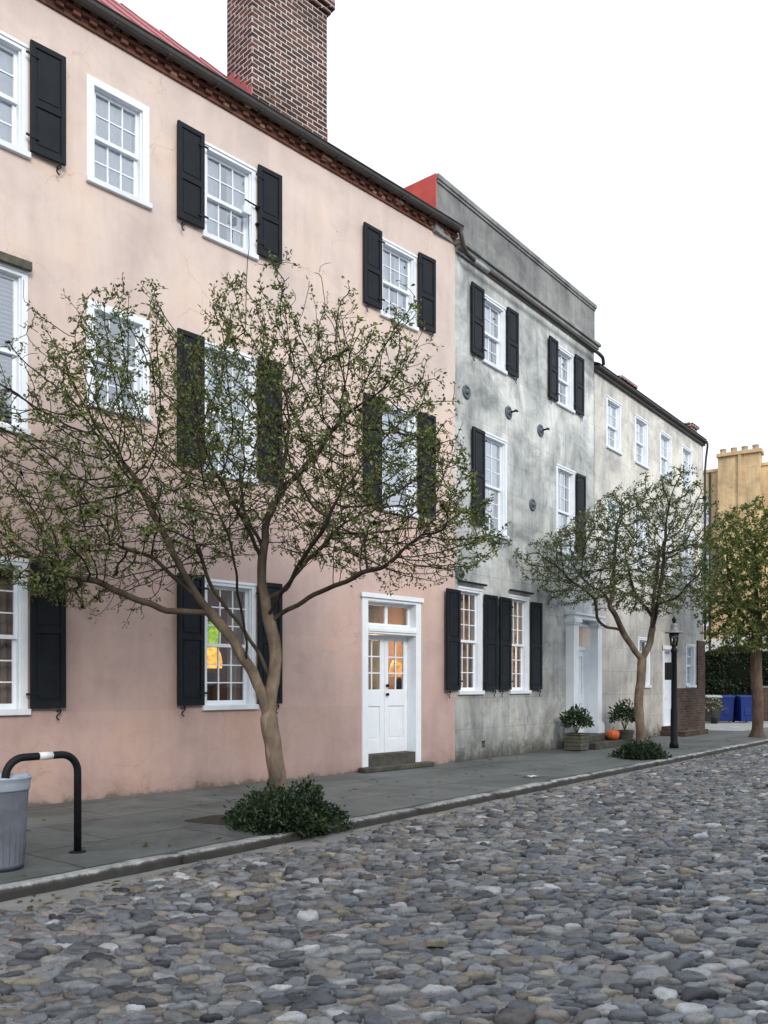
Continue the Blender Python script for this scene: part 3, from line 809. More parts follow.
ev = MB(); ev.box(-.02, TW - .02, -.08, .3, 9.421, 9.49); ev.prism([(-.17, 9.56), (-.16, 9.51), (-.1, 9.49), (.3, 9.491), (.3, 9.62)], 'x', -.02, TW - .02)
ev.build('eave', M['gutter'], third)
rf = MB(); pr = math.tan(R(24))
rf.poly([(-.0, -.14, 9.62), (TW - .02, -.14, 9.62), (TW - .02, 4, 9.67 + 4.2 * pr), (0, 4, 9.67 + 4.2 * pr)])
rf.poly([(0, 4, 9.67 + 4.2 * pr), (TW - .02, 4, 9.67 + 4.2 * pr), (TW - .02, 8.2, 9.67), (0, 8.2, 9.67)])
rf.poly([(TW - .02, -.14, 9.62), (TW - .02, 8.2, 9.67), (TW - .02, 4, 9.67 + 4.2 * pr)])
rf.build('roof', M['roof'], third)
for (a, b, h) in ((2.05, 3.0, 9.86), (7.75, 8.3, 9.98)):
    c_ = MB(); c_.box(a, b, .15, .75, 9.6, h); c_.box(a - .06, b + .06, .09, .81, h, h + .08); c_.box(a + .1, b - .1, .25, .65, h + .08, h + .16)
    c_.build('chimney', [M['chimney'], M['redwall']], third)
dp = MB(); dp.tube([(TW - .03, -.15, 9.5), (TW + .03, -.13, 9.4), (TW + .03, -.08, 9.0), (TW + .0, -.06, 8.6), (TW + .0, -.06, 3.0)], .035, 8)
dp.build('downpipe', M['gutter'], third)
dp = MB(); dp.tube([(TW - .5, -.02, 7.6), (TW - .5, -.18, 7.6)], .02, 8); dp.box(TW - .57, TW - .43, -.26, -.16, 7.54, 7.66)
dp.build('wall_lamp', M['iron'], third)

# ================================================================== OCHRE BUILDING BEHIND
yb = empty('apartment_building', (16.7, 46.0, 0), R(-32))
tag(yb, 'ochre stuccoed building with three chimney pots beyond the right hand tree', 'building')
yh = [(.35, 1.25, 10.2, 11.75), (4.35, 5.6, 9.6, 12.0), (.25, 1.25, 4.7, 6.0), (7.3, 8.5, 9.6, 11.8), (4.35, 5.6, 4.6, 6.6), (7.3, 8.5, 4.6, 6.6), (.35, 1.25, 7.2, 8.8), (2.4, 3.4, 7.2, 8.8), (2.4, 3.4, 1.2, 2.8)]
fw = facade(0, 12, 0, 13.1, yh); shell(fw, 0, 12, 13.1, 9); fw.build('wall', M['yellow'], yb)
interior(yb, 0, 12, [.3, 4.0, 7.0, 13.0], 9, M['roomdark'])
for h in yh: window(yb, *h, cols=2, rows=(2, 2), cover='sheersides' if h[0] > 3 else None, head=False)
p = MB(); p.box(-.05, 12.05, -.08, .5, 13.101, 13.25); p.box(0, 12, .5, 9, 13.0, 13.1); p.build('coping', M['yellow'], yb)
MB().tube([(1.30, -.06, 13.1), (1.30, -.06, .2)], .06, 8).build('downpipe', M['gutter'], yb)
c_ = MB(); c_.box(1.75, 3.85, -.35, -.001, 6.0, 13.75); c_.box(2.78, 2.95, -.46, -.351, 6.0, 13.75); c_.box(1.70, 3.95, -.5, .5, 13.751, 13.95)
c_.box(1.75, 3.85, .001, .45, 13.251, 13.75)
co = c_.build('chimney', M['yellow'], yb, bevel=.02)
for px in (1.98, 2.52, 3.06, 3.60):
    q = MB(); q.lathe([(.19, 0), (.20, .05), (.17, .10), (.15, .20), (.18, .25), (.16, .29)], (px, -.05, 13.95), 14)
    q.build('chimney_pot', M['terra'], co)
MB().box(2.3, 12, -.03, -.001, 4.0, 4.2).build('belt_course', M['offwhite'], yb)
MB().box(0, 12, -.06, -.001, 0.02, 4.0).build('ground_floor', M['beige'], yb)

# ================================================================== HOUSE ACROSS THE STREET (added, unseen behind the viewer; shades the lower walls, fills window reflections)
opp_u, opp_v = 14.0, -15.0
ox, oy = kerbpt(opp_u, opp_v)
opp = empty('row_house', (ox, oy, 0), A2 + math.pi)
tag(opp, 'unseen cream terrace added across the cobbles for shade and reflections', 'house')
OL = 30.0
oh = []
for i in range(12):
    for z0, z1 in ((1.1, 3.0), (4.5, 6.3), (7.2, 8.3)): oh.append((1.0 + i * 2.45, 2.0 + i * 2.45, z0, z1))
fw = facade(0, OL, 0, 8.7, oh); shell(fw, 0, OL, 8.7, 8); fw.build('wall', M['beige'], opp)
interior(opp, 0, OL, [.3, 3.7, 6.8, 8.68], 8, M['roomdark'])
fr = MB()
for h in oh:
    fr.box(h[0], h[0] + .08, -.02, .1, h[2], h[3]); fr.box(h[1] - .08, h[1], -.02, .1, h[2], h[3]); fr.box(h[0] + .08, h[1] - .08, -.02, .1, h[3] - .08, h[3]); fr.box(h[0] + .08, h[1] - .08, -.06, .1, h[2], h[2] + .07)
    m = (h[0] + h[1]) / 2; fr.box(m - .02, m + .02, .04, .08, h[2] + .07, h[3] - .08); zz = (h[2] + h[3]) / 2; fr.box(h[0] + .08, m - .02, .04, .08, zz - .02, zz + .02); fr.box(m + .02, h[1] - .08, .04, .08, zz - .02, zz + .02)
fr.build('window_frames', W, opp)
rf = MB(); rf.poly([(-.2, -.3, 8.68), (OL + .2, -.3, 8.68), (OL + .2, 4, 10.3), (-.2, 4, 10.3)]); rf.poly([(-.2, 4, 10.3), (OL + .2, 4, 10.3), (OL + .2, 8.3, 8.68), (-.2, 8.3, 8.68)])
rf.poly([(0, .0, 8.68), (0, 8, 8.68), (0, 4, 10.25)]); rf.poly([(OL, .0, 8.68), (OL, 4, 10.25), (OL, 8, 8.68)])
rf.build('roof', M['roof'], opp)

# ================================================================== GROUND
def sheet(name, pts, z, mat, rz=0.0, org=(0, 0)):
    """flat polygon; mesh coordinates are kept in a frame turned by rz so that paving lines follow the street"""
    c, s = math.cos(rz), math.sin(rz)
    loc = [((x - org[0]) * c + (y - org[1]) * s, -(x - org[0]) * s + (y - org[1]) * c, 0) for x, y in pts]
    o = MB().poly(loc).build(name, mat, None, loc=(*org, z), rz=rz)
    return tag(o, kind='structure')
gnd = MB().poly([(-600, -600, 0), (600, -600, 0), (600, 600, 0), (-600, 600, 0)]).build('ground', M['ground'], None, loc=(0, 0, -.16)); tag(gnd, kind='structure')
pl = on1(-17.5); pc = (CX, CY); ge = on2(GW + TW + 2)
# pavement: a slab with thickness, from the kerb to the house fronts
sk = .17
pave = MB()
def loc2(p): dx, dy = p[0] - KX, p[1] - KY; return (dx * D2[0] + dy * D2[1], dx * N2[0] + dy * N2[1])
P_ = [loc2(p) for p in (kerbpt(-16, sk + .022), kerbpt(46, sk + .022), kerbpt(46, 4.0), on2(GW + TW + 3, -.0), on2(GW + TW, .05), on2(0, .05), on1(-18, .05))]
pave.prism([(a, b) for a, b in P_], 'z', -.16, 0.0)
pv = pave.build('pavement', M['side'], None, loc=(KX, KY, 0), rz=A2); tag(pv, kind='structure')
# drive and yard at the end of the terrace
tag(sheet('driveway', [on2(GW + TW + .1, -1.2), on2(GW + TW + 18, -1.2), on2(GW + TW + 18, 16), on2(GW + TW + .1, 16)], .004, M['concrete'], A2, on2(GW + TW)), kind='structure')
# kerb of separate worn granite lengths
kb = MB(); u = -12.0; rk = random.Random(11)
while u < 44:
    L = rk.uniform(.9, 1.9); g_ = rk.uniform(.008, .02)
    dz = rk.uniform(-.006, .008); dv = rk.uniform(-.02, .02)
    n = 8; prof = [(-.015 + dv, -.16), (.0 + dv, -.03), (.02 + dv, -.004 + dz), (.06, .004 + dz), (.13, .004 + dz), (sk - .008, -.006), (sk - .008, -.16)]
    b0 = len(kb.v); vs = []
    for i in range(n + 1):
        uu = u + (L - g_) * i / n
        e_ = .012 if i in (0, n) else 0
        for (a, z) in prof: vs.append((uu, a + rk.uniform(-.010, .010) + (e_ if a < .03 else 0), z + rk.uniform(-.006, .005) - (e_ if z > -.05 else 0)))
    m = len(prof); fs = []
    for i in range(n):
        for j in range(m - 1): fs.append((i * m + j, (i + 1) * m + j, (i + 1) * m + j + 1, i * m + j + 1))
    fs.append(tuple(range(m))); fs.append(tuple(n * m + j for j in range(m - 1, -1, -1)))
    b = rk.uniform(.75, 1.35)
    kb.add(vs, fs, (.36 * b, .36 * b, .35 * b), 0, True)
    u += L
ko = kb.build('kerb', M['kerb'], None, loc=(KX, KY, 0), rz=A2); tag(ko, kind='structure')

# ------------------------------------------------------------------ cobbled road
def clip_poly(poly, nx, ny, d):
    out = []
    n = len(poly)
    for i in range(n):
        a = poly[i]; b = poly[(i + 1) % n]
        da = a[0] * nx + a[1] * ny - d; db = b[0] * nx + b[1] * ny - d
        if da <= 0: out.append(a)
        if (da < 0 < db) or (db < 0 < da):
            t = da / (da - db); out.append((a[0] + (b[0] - a[0]) * t, a[1] + (b[1] - a[1]) * t))
    return out

def build_road():
    sp = .094
    U0, U1, V0, V1 = -14.0, 14.0, 1.5, 34.0
    AX, AY = 1.34, .74
    nu = int((U1 - U0) / sp); nv = int((V1 - V0) / sp)
    gu, gv = np.meshgrid(np.arange(nu), np.arange(nv), indexing='ij')
    pu = U0 + (gu + (gv % 2) * .5) * sp + rng.uniform(-.47, .47, gu.shape) * sp
    pv_ = V0 + gv * sp + rng.uniform(-.47, .47, gu.shape) * sp
    X = pu * AX; Y = pv_ * AY
    sv = (X - KX) * N2[0] + (Y - KY) * N2[1]      # distance from the kerb line
    vis = (Y > 2.2) & (Y < 25) & (np.abs(X) < .463 * Y + 1.6) & (sv < -.22 + .07 * np.sin(X * 3)) & (sv > -13)
    def street(x, y):
        dx, dy = x * AX - KX, y * AY - KY
        return dx * D2[0] + dy * D2[1], dx * N2[0] + dy * N2[1]
    drop = rng.random(gu.shape) < .20           # missing seeds make room for larger stones
    pts = {}
    for i in range(nu):
        for j in range(nv):
            if not drop[i, j]: pts[(i, j)] = (pu[i, j], pv_[i, j])
    NS = 12
    Vs = []; Fs = []; Ts = []; base = 0
    pal = [((.090, .096, .106), 5), ((.125, .130, .138), 6), ((.160, .163, .168), 6), ((.195, .190, .182), 4), ((.190, .166, .138), 2.4),
           ((.225, .195, .150), 1.2), ((.178, .150, .136), 1.4), ((.330, .330, .325), 2.4), ((.042, .044, .050), 3.6), ((.125, .112, .098), 2.4)]
    pw = np.array([w for _, w in pal]); pw = pw / pw.sum()
    for (i, j), (a, b) in pts.items():
        if not vis[i, j]: continue
        w = .34
        poly = [(-w, -w), (w, -w), (w, w), (-w, w)]
        for di in range(-2, 3):
            for dj in range(-2, 3):
                if di == 0 and dj == 0: continue
                q = pts.get((i + di, j + dj))
                if q is None: continue
                dx, dy = q[0] - a, q[1] - b
                L = math.hypot(dx, dy)
                if L < 1e-4: continue
                wt = .5
                poly = clip_poly(poly, dx / L, dy / L, L * wt)
                if len(poly) < 3: break
            if len(poly) < 3: break
        if len(poly) < 3: continue
        P = np.array(poly); c = P.mean(0)
        # radial sampling of the cell outline, softened towards an ellipse
        th = np.arange(NS) * 2 * math.pi / NS + rng.uniform(0, .4)
        rad = np.full(NS, 1e9)
        Q = P - c; Q2 = np.roll(Q, -1, 0)
        dirs = np.stack([np.cos(th), np.sin(th)], 1)
        for p0, p1 in zip(Q, Q2):
            e = p1 - p0; den = dirs[:, 0] * e[1] - dirs[:, 1] * e[0]
            with np.errstate(divide='ignore', invalid='ignore'):
                t = (p0[0] * e[1] - p0[1] * e[0]) / den
            t = np.where((t > 1e-6), t, 1e9); rad = np.minimum(rad, t)
        rad = np.minimum(rad, .13)
        gap = rng.uniform(.002, .012)
        rad = np.maximum(rad - gap, .02)
        rad = np.minimum(rad, .25 * np.roll(rad, 1) + .5 * rad + .25 * np.roll(rad, -1) + .004) * (1 + rng.normal(0, .02, NS))
        rm = rad.mean()
        if rm < .022: continue
        k = rng.choice(len(pal), p=pw); br = rng.uniform(.65, 1.5)
        colr = np.array(pal[k][0]) * br
        hgt = rng.uniform(.018, .036) * min(1.25, rm / .05); z0 = -.105 + rng.normal(0, .006)
        tx_, ty_ = rng.normal(0, .13, 2); fac_ = np.repeat(rng.normal(0, .8, NS // 3), 3)
        rings = [(1.0, -.5), (1.0, .05), (.97, .45), (.89, .76), (.70, .94), (.36, 1.0)]
        for (s, h) in rings:
            nz = rng.normal(0, .0026, NS) + hgt * .22 * h * fac_
            xx = c[0] + a + dirs[:, 0] * rad * s; yy = c[1] + b + dirs[:, 1] * rad * s
            zz = z0 + hgt * h + nz + (dirs[:, 0] * rad * s * tx_ + dirs[:, 1] * rad * s * ty_)
            xx, yy = street(xx, yy)
            Vs.append(np.stack([xx, yy, zz], 1))
        cx_, cy_ = street(c[0] + a, c[1] + b); Vs.append(np.array([[cx_, cy_, z0 + hgt * 1.02]]))
        n = NS * len(rings) + 1
        for r in range(len(rings) - 1):
            q = base + r * NS + np.arange(NS); q2 = base + r * NS + (np.arange(NS) + 1) % NS
            Fs.append(np.stack([q, q2, q2 + NS, q + NS], 1))
        q = base + (len(rings) - 1) * NS + np.arange(NS); q2 = base + (len(rings) - 1) * NS + (np.arange(NS) + 1) % NS
        Fs.append(np.stack([q, q2, np.full(NS, base + n - 1), np.full(NS, base + n - 1)], 1))
        Ts.append(np.tile(colr, (n, 1))); base += n
    V = np.concatenate(Vs); F = np.concatenate(Fs); T = np.concatenate(Ts)
    return V, F, T

V, F, T = build_road()
# split the degenerate cap quads into triangles
me = bpy.data.meshes.new('road')
quad = F[:, 2] != F[:, 3]
faces = F[quad].tolist() + F[~quad][:, :3].tolist()
nb = len(V)
# bed sheet (fine grid, gently uneven) and the far end of the street
bu = np.linspace(-20, 28, 193); bv = np.linspace(-14, .0, 57)
BU, BV = np.meshgrid(bu, bv, indexing='ij')
BZ = -.0995 + rng.normal(0, .004, BU.shape); BZ = np.where(BV > -.4, -.088 + .0 * BV + rng.normal(0, .002, BU.shape), BZ)
BVt = np.stack([BU.ravel(), BV.ravel(), BZ.ravel()], 1)
nv_ = len(bv); bf = []
for i in range(len(bu) - 1):
    for j in range(nv_ - 1):
        q = nb + i * nv_ + j; bf.append((q, q + nv_, q + nv_ + 1, q + 1))
nb2 = nb + len(BVt)
FV = np.array([(24.5, -14, -.080), (24.5, 0, -.080), (120, 0, -.080), (120, -14, -.080), (28, -14, -.080), (28, 0, -.080)])
allV = np.concatenate([V, BVt, FV])
me.from_pydata(allV.tolist(), [], faces + bf + [(nb2, nb2 + 3, nb2 + 2, nb2 + 1)])
for m_ in (M['cobble'], M['bed'], M['farroad']): me.materials.append(m_)
mi = np.zeros(len(me.polygons), dtype=np.int32); mi[len(faces):len(faces) + len(bf)] = 1; mi[-1] = 2
me.polygons.foreach_set("material_index", mi); me.polygons.foreach_set("use_smooth", mi < 2)
at = me.attributes.new("tint", 'FLOAT_COLOR', 'POINT'); cc_ = np.ones((len(allV), 4), dtype=np.float32) * .12; cc_[:len(T), :3] = T
at.data.foreach_set("color", cc_.ravel()); me.update()
road = bpy.data.objects.new('road', me); col.objects.link(road); road.location = (KX, KY, 0); road.rotation_euler = (0, 0, A2); tag(road, kind='structure')

# ================================================================== TREES
def leaf_arrays(P, D, size, tint, rg, width=.5, droop=.35, fold=.25):
    """P (n,3) attachment points, D (n,3) growth directions -> folded pointed leaves"""
    n = len(P)
    d = D + rg.normal(0, .75, (n, 3)); d[:, 2] -= droop * rg.random(n)
    d /= np.linalg.norm(d, axis=1, keepdims=True) + 1e-9
    r = rg.normal(0, 1, (n, 3)); r[:, 2] += .3
    s = np.cross(d, r); s /= np.linalg.norm(s, axis=1, keepdims=True) + 1e-9
    u = np.cross(s, d)
    L = size * rg.uniform(.6, 1.25, n)[:, None]; w = L * width * .5
    v0 = P; v1 = P + d * L * .45 + s * w + u * L * fold * .3; v2 = P + d * L - u * L * .08; v3 = P + d * L * .45 - s * w + u * L * fold * .3
    V = np.stack([v0, v1, v2, v3], 1).reshape(-1, 3)
    b = np.arange(n) * 4
    F = np.concatenate([np.stack([b, b + 1, b + 2], 1), np.stack([b, b + 2, b + 3], 1)])
    return V, F, np.repeat(tint, 4, 0)

def colonize(limbs, attract, step=.10, infl=1.4, kill=.16, iters=90, rg=None, grav=0.0, wig=.02):
    pos = []; par = []
    for path, parent in limbs:                       # path: list of points, parent: index of node to start at or -1
        prev = parent
        for k, p in enumerate(path):
            p = np.array(p, float)
            if prev >= 0:
                a = np.array(pos[prev]); L = np.linalg.norm(p - a); m = max(1, int(round(L / step)))
                for q in range(1, m + 1):
                    pt_ = a + (p - a) * q / m
                    if q < m: pt_ = pt_ + rg.normal(0, .006, 3) + wig * np.array([math.sin(len(pos) * .31), math.sin(len(pos) * .23 + 1), math.sin(len(pos) * .27 + 2)]) * math.sin(math.pi * q / m)
                    pos.append(pt_); par.append(prev); prev = len(pos) - 1
            else:
                pos.append(p); par.append(-1); prev = len(pos) - 1
    A = np.array(attract); alive = np.ones(len(A), bool)
    near = np.full(len(A), -1); nd = np.full(len(A), 1e9)
    def upd(i0):
        Pn = np.array(pos[i0:])
        for s in range(0, len(A), 1500):
            D = np.linalg.norm(A[s:s + 1500, None] - Pn[None], axis=2)
            k = D.argmin(1); dm = D[np.arange(len(k)), k]
            b = dm < nd[s:s + 1500]
            nd[s:s + 1500][b] = dm[b]; near[s:s + 1500][b] = k[b] + i0
    upd(0)
    alive &= nd > kill
    for it in range(iters):
        act = alive & (nd < infl)
        if not act.any(): break
        ids = near[act]; vec = A[act] - np.array(pos)[ids]
        vec /= np.linalg.norm(vec, axis=1, keepdims=True) + 1e-9
        uq, inv = np.unique(ids, return_inverse=True)
        S = np.zeros((len(uq), 3)); np.add.at(S, inv, vec)
        i0 = len(pos)
        Sn = np.linalg.norm(S, axis=1)
        S = S / (Sn[:, None] + 1e-9) + rg.normal(0, .14, S.shape); S[:, 2] += grav
        S /= np.linalg.norm(S, axis=1, keepdims=True) + 1e-9
        for k, nid in enumerate(uq):
            pos.append(np.array(pos[nid]) + S[k] * step); par.append(int(nid))
        upd(i0)
        alive &= nd > kill
        if len(pos) > 42000: break
    return np.array(pos), np.array(par)

def wood_mesh(pos, par, rtip, expo, rg, rmax=None, collar=None, dark=.42):
    n = len(pos); cnt = np.zeros(n); ch = [[] for _ in range(n)]
    for i in range(n):
        if par[i] >= 0: ch[par[i]].append(i)
    r = np.zeros(n)
    for i in range(n - 1, -1, -1):                   # children always come after parents
        if not ch[i]: r[i] = rtip
        else: r[i] = sum(r[c] ** expo for c in ch[i]) ** (1 / expo)
    if rmax is not None:
        k = rmax / r[0]
        # scale only the thick end so that twigs keep their size
        r = np.where(r > rtip * 1.5, rtip * 1.5 + (r - rtip * 1.5) * (rmax - rtip * 1.5) / (r[0] - rtip * 1.5), r)
    # chains: follow the thickest child
    seen = np.zeros(n, bool); Vs = []; Fs = []; Ts = []; base = 0
    starts = [0]
    order = [0]
    stack = [(0, -1)]
    while stack:
        s, p = stack.pop()
        chain = [p] if p >= 0 else []
        cur = s
        while True:
            chain.append(cur); seen[cur] = True
            if not ch[cur]: break
            cs = sorted(ch[cur], key=lambda c: -r[c])
            for c in cs[1:]: stack.append((c, cur))
            cur = cs[0]
        P = pos[chain]; rad = r[chain].copy()
        if p >= 0: rad[0] = min(rad[0], rad[1] * 1.25)
        k = 10 if rad.max() > .05 else 6 if rad.max() > .015 else 4
        if len(P) > 3:
            Ps = P.copy(); Ps[1:-1] = .25 * P[:-2] + .5 * P[1:-1] + .25 * P[2:]
            if p >= 0: Ps[0] = P[0]
            P = Ps
        rad = rad * (1 + .9 * np.clip(1 - (P[:, 2] + .05) / .30, 0, 1) ** 2 * (rad > .06))
        d = np.gradient(P, axis=0); d /= np.linalg.norm(d, axis=1, keepdims=True) + 1e-9
        up = np.array([.3, .2, 1.0]) if abs(d[0, 2]) < .9 else np.array([1.0, .1, 0])
        rings = []
        for q in range(len(P)):
            a = np.cross(d[q], up); a /= np.linalg.norm(a) + 1e-9; b = np.cross(a, d[q]); up = b
            t = np.arange(k) * 2 * math.pi / k
            lob = 1 + (.07 * np.sin(t * 3 + q * .25) if k == 10 else 0)
            rings.append(P[q] + (np.cos(t) * lob)[:, None] * a * rad[q] + (np.sin(t) * lob)[:, None] * b * rad[q])
        Vs.append(np.concatenate(rings))
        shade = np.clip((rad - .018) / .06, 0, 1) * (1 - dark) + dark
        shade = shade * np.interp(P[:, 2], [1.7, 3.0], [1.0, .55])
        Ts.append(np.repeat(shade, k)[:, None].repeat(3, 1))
        for q in range(len(P) - 1):
            i0 = base + q * k + np.arange(k); i1 = base + q * k + (np.arange(k) + 1) % k
            Fs.append(np.stack([i0, i1, i1 + k, i0 + k], 1))
        base += len(P) * k
    return np.concatenate(Vs), np.concatenate(Fs), np.concatenate(Ts), r, ch

def tints(n, pal, rg, jit=.25):
    c = np.array([p for p, _ in pal]) * 1.32; w = np.array([w for _, w in pal], float); w /= w.sum()
    k = rg.choice(len(pal), n, p=w)
    return c[k] * rg.uniform(1 - jit, 1 + jit, (n, 1))

def make_tree(label, loc, limbs, attract, rmax, leaf_n, leaf_size, pal, seed, mat, rtip=.0045, expo=2.15, step=.10, kill=.16, infl=1.4, thin=.012, grav=0.0, keepfn=None, barkdark=.42, per=5):
    rg = np.random.default_rng(seed)
    pos, par = colonize(limbs, attract, step, infl, kill, 90, rg, grav)
    V, F, T, r, ch = wood_mesh(pos, par, rtip, expo, rg, rmax, dark=barkdark)
    t = empty('tree', loc); tag(t, label, 'tree')
    mesh_np('trunk', V, F, mat, t, T, True)
    cand = np.array([i for i in range(len(pos)) if r[i] < thin and par[i] >= 0])
    w = np.where(np.array([len(ch[i]) == 0 for i in cand]), 4.0, 1.0)
    # leaves come in clumps: weight by a smooth random field
    ph = rg.uniform(0, 6.28, (5, 1)); kk = rg.normal(0, 2.4, (5, 3))
    fld = np.sin(pos[cand] @ kk.T + ph.T).sum(1); w = w * np.exp(fld * .7)
    if keepfn is not None: w = w * keepfn(pos[cand])
    vx = np.floor(pos[cand] / .07).astype(int); _, inv, cn = np.unique(vx, axis=0, return_inverse=True, return_counts=True)
    w = w / cn[inv.ravel()] ** 1.0
    w /= w.sum()
    nsd = min(leaf_n // per, len(cand) - 1)
    seeds = rg.choice(cand, nsd, p=w, replace=False)
    pick = np.repeat(seeds, per); leaf_n = len(pick)
    D = pos[pick] - pos[par[pick]]; D /= np.linalg.norm(D, axis=1, keepdims=True) + 1e-9
    P = pos[pick] - D * rg.uniform(-.02, .10, leaf_n)[:, None] * (step / .075) + rg.normal(0, .016 * leaf_size / .05, (leaf_n, 3))
    Vl, Fl, Tl = leaf_arrays(P, D, leaf_size, tints(leaf_n, pal, rg) * np.repeat(rg.uniform(.75, 1.3, (nsd, 1)), per, 0), rg)
    mesh_np('crown', Vl, Fl, M['leaf'], t, Tl, False)
    print('tree', len(pos), 'nodes', len(cand), nsd)
    return t

def crown_points(n, fn, box, rg):
    out = []
    while len(out) < n:
        p = rg.uniform(box[0], box[1], (n, 3)); k = fn(p); out.extend(p[k].tolist())
    return np.array(out[:n])

pal1 = [((.070, .098, .030), 5), ((.100, .128, .042), 4), ((.048, .070, .028), 4), ((.15, .155, .055), 2), ((.125, .085, .04), 1.0), ((.17, .11, .035), .3)]
# crape myrtle in front of the pink house: local x right, y away, z up
T1 = (-1.19, 9.36, 0.0)
k1 = 1 / 88.7
def q1(px, py, y=0.0): s = (9.36 + y) / 9.36; return ((px - 277) * k1 * s - 1.19 * (s - 1) * 1.0, y, 1.5 + (685 - py) * k1 * s)
rg1 = np.random.default_rng(21)
limbs1 = [
    ([(0, 0, -.1), q1(276, 775), q1(271, 735), q1(268, 702)], -1),
]
def nodecount(limbs, step):
    return None
def chainlimbs(spec, step):
    """spec: (name, parent name or None, t along parent, [points]) -> limbs with resolved start indices"""
    pos = []; idx = {}; limbs = []
    for name, parent, t, pts in spec:
        if parent is None: start = -1
        else:
            ids = idx[parent]; start = ids[min(len(ids) - 1, int(t * (len(ids) - 1)))]
        limbs.append((pts, start))
        prev = start; mine = []
        for p in pts:
            p = np.array(p, float)
            if prev >= 0:
                a = pos[prev]; m = max(1, int(round(np.linalg.norm(p - a) / step)))
                for q in range(1, m + 1): pos.append(a + (p - a) * q / m); prev = len(pos) - 1; mine.append(prev)
            else: pos.append(p); prev = len(pos) - 1; mine.append(prev)
        idx[name] = mine
    return limbs
STEP = .075
spec1 = [
    ('trunk', None, 0, [(0, 0, -.1), q1(277, 790), q1(272, 745), q1(268, 705)]),
    ('right', 'trunk', 1, [q1(273, 670, .03), q1(273, 640, .05), q1(264, 600, .02), q1(260, 565, 0), q1(263, 530, .05)]),
    ('left', 'trunk', .93, [q1(252, 672, -.06), q1(232, 640, -.12), q1(208, 612, -.2), q1(180, 585, -.25), q1(150, 556, -.35), q1(112, 543, -.5)]),
    ('left2', 'right', .1, [q1(248, 640, .1), q1(224, 607, .3), q1(205, 575, .6), q1(192, 540, .9)]),
    ('rlow', 'right', .48, [q1(297, 605, -.1), q1(332, 586, -.25), q1(360, 572, -.4), q1(385, 566, -.5)]),
    ('rback', 'right', .62, [q1(285, 590, .25), q1(305, 560, .7), q1(335, 530, 1.0)]),
    ('up', 'right', 1, [q1(275, 500, .1), q1(305, 465, .1), q1(330, 430, .1), q1(350, 410, .15)]),
    ('upl', 'right', .85, [q1(248, 530, -.2), q1(228, 500, -.3), q1(212, 470, -.4)]),
    ('upm', 'up', .25, [q1(285, 450, .4), q1(288, 420, .5)]),
    ('upb', 'right', .9, [q1(245, 520, .5), q1(240, 480, .8)]),
    ('llow', 'left', .5, [q1(165, 612, -.3), q1(135, 600, -.45), q1(95, 580, -.6), q1(50, 570, -.7)]),
    ('front', 'left', .25, [q1(240, 610, -.6), q1(235, 570, -1.0), q1(225, 530, -1.3)]),
    ('frontr', 'right', .55, [q1(290, 580, -.5), q1(310, 545, -.9), q1(330, 510, -1.2)]),
    ('upll', 'left', .6, [q1(150, 510, -.2), q1(132, 475, -.1)]),
]
limbs1 = chainlimbs(spec1, STEP)
def crown1(p):
    # outline read from the front, plus a rounded depth
    x = p[:, 0] / k1 + 277; y = 685 - (p[:, 2] - 1.5) / k1
    top = np.interp(x, [-70, -20, 20, 60, 110, 150, 200, 250, 300, 330, 370, 420, 440, 470, 500], [470, 400, 350, 315, 330, 300, 330, 300, 285, 300, 325, 330, 400, 480, 535])
    bot = np.interp(x, [-70, 0, 60, 110, 180, 250, 330, 400, 460, 500], [560, 590, 605, 600, 560, 540, 555, 580, 580, 550])
    top = top + 48 * np.clip(np.sin(x * .105 + p[:, 1] * 1.9 + .6) * .6 + np.sin(x * .047 + p[:, 1] * 2.7) * .6, -.3, 1)
    ry = np.interp(x, [-70, 40, 150, 250, 350, 450, 500], [.7, 1.35, 1.7, 1.8, 1.7, 1.3, .6])
    mid = np.interp(y, [280, 380, 480, 600], [.45, .8, 1.0, .95])
    keep = np.sin(p[:, 0] * 12.9 + p[:, 1] * 78.2 + p[:, 2] * 37.7) * .5 + .5 < np.interp(y, [300, 430, 500], [.62, .8, 1.0])
    return (y > top) & (y < bot) & (np.abs(p[:, 1]) < ry * mid) & keep
at1 = crown_points(10500, crown1, ((-3.9, -1.9, 2.3), (2.6, 1.9, 6.3)), rg1)
# drooping spray at lower left and spikes above
ext = [q1(x, y, d) for x, y, d in ((100, 622, -.5), (120, 630, -.45), (140, 615, -.4), (85, 612, -.5), (315, 262, .5), (312, 275, .45), (140, 283, -.3), (137, 297, -.3), (62, 292, 0), (70, 305, 0), (330, 262, .5), (485, 505, -.5), (470, 515, -.6), (425, 338, .1), (440, 348, .1), (265, 290, .8), (245, 300, .8), (210, 310, 1.0), (-20, 420, -.2), (-40, 520, -.5))]
at1 = np.concatenate([at1, np.array(ext)])
tree1 = make_tree('spreading half bare crape myrtle standing in front of the pink house', T1, limbs1, at1,  .100, 38000, .050, pal1, 5, M['bark'], step=STEP, kill=.075, rtip=.0030, expo=1.72, barkdark=.25, thin=.007, infl=1.0,
                  keepfn=lambda p: np.where(p[:, 0] < -1.0, 1.25, 1.0) * np.interp(p[:, 2], [2.6, 3.2, 4.2, 5.6], [.6, 1.0, 1.0, 1.5]))

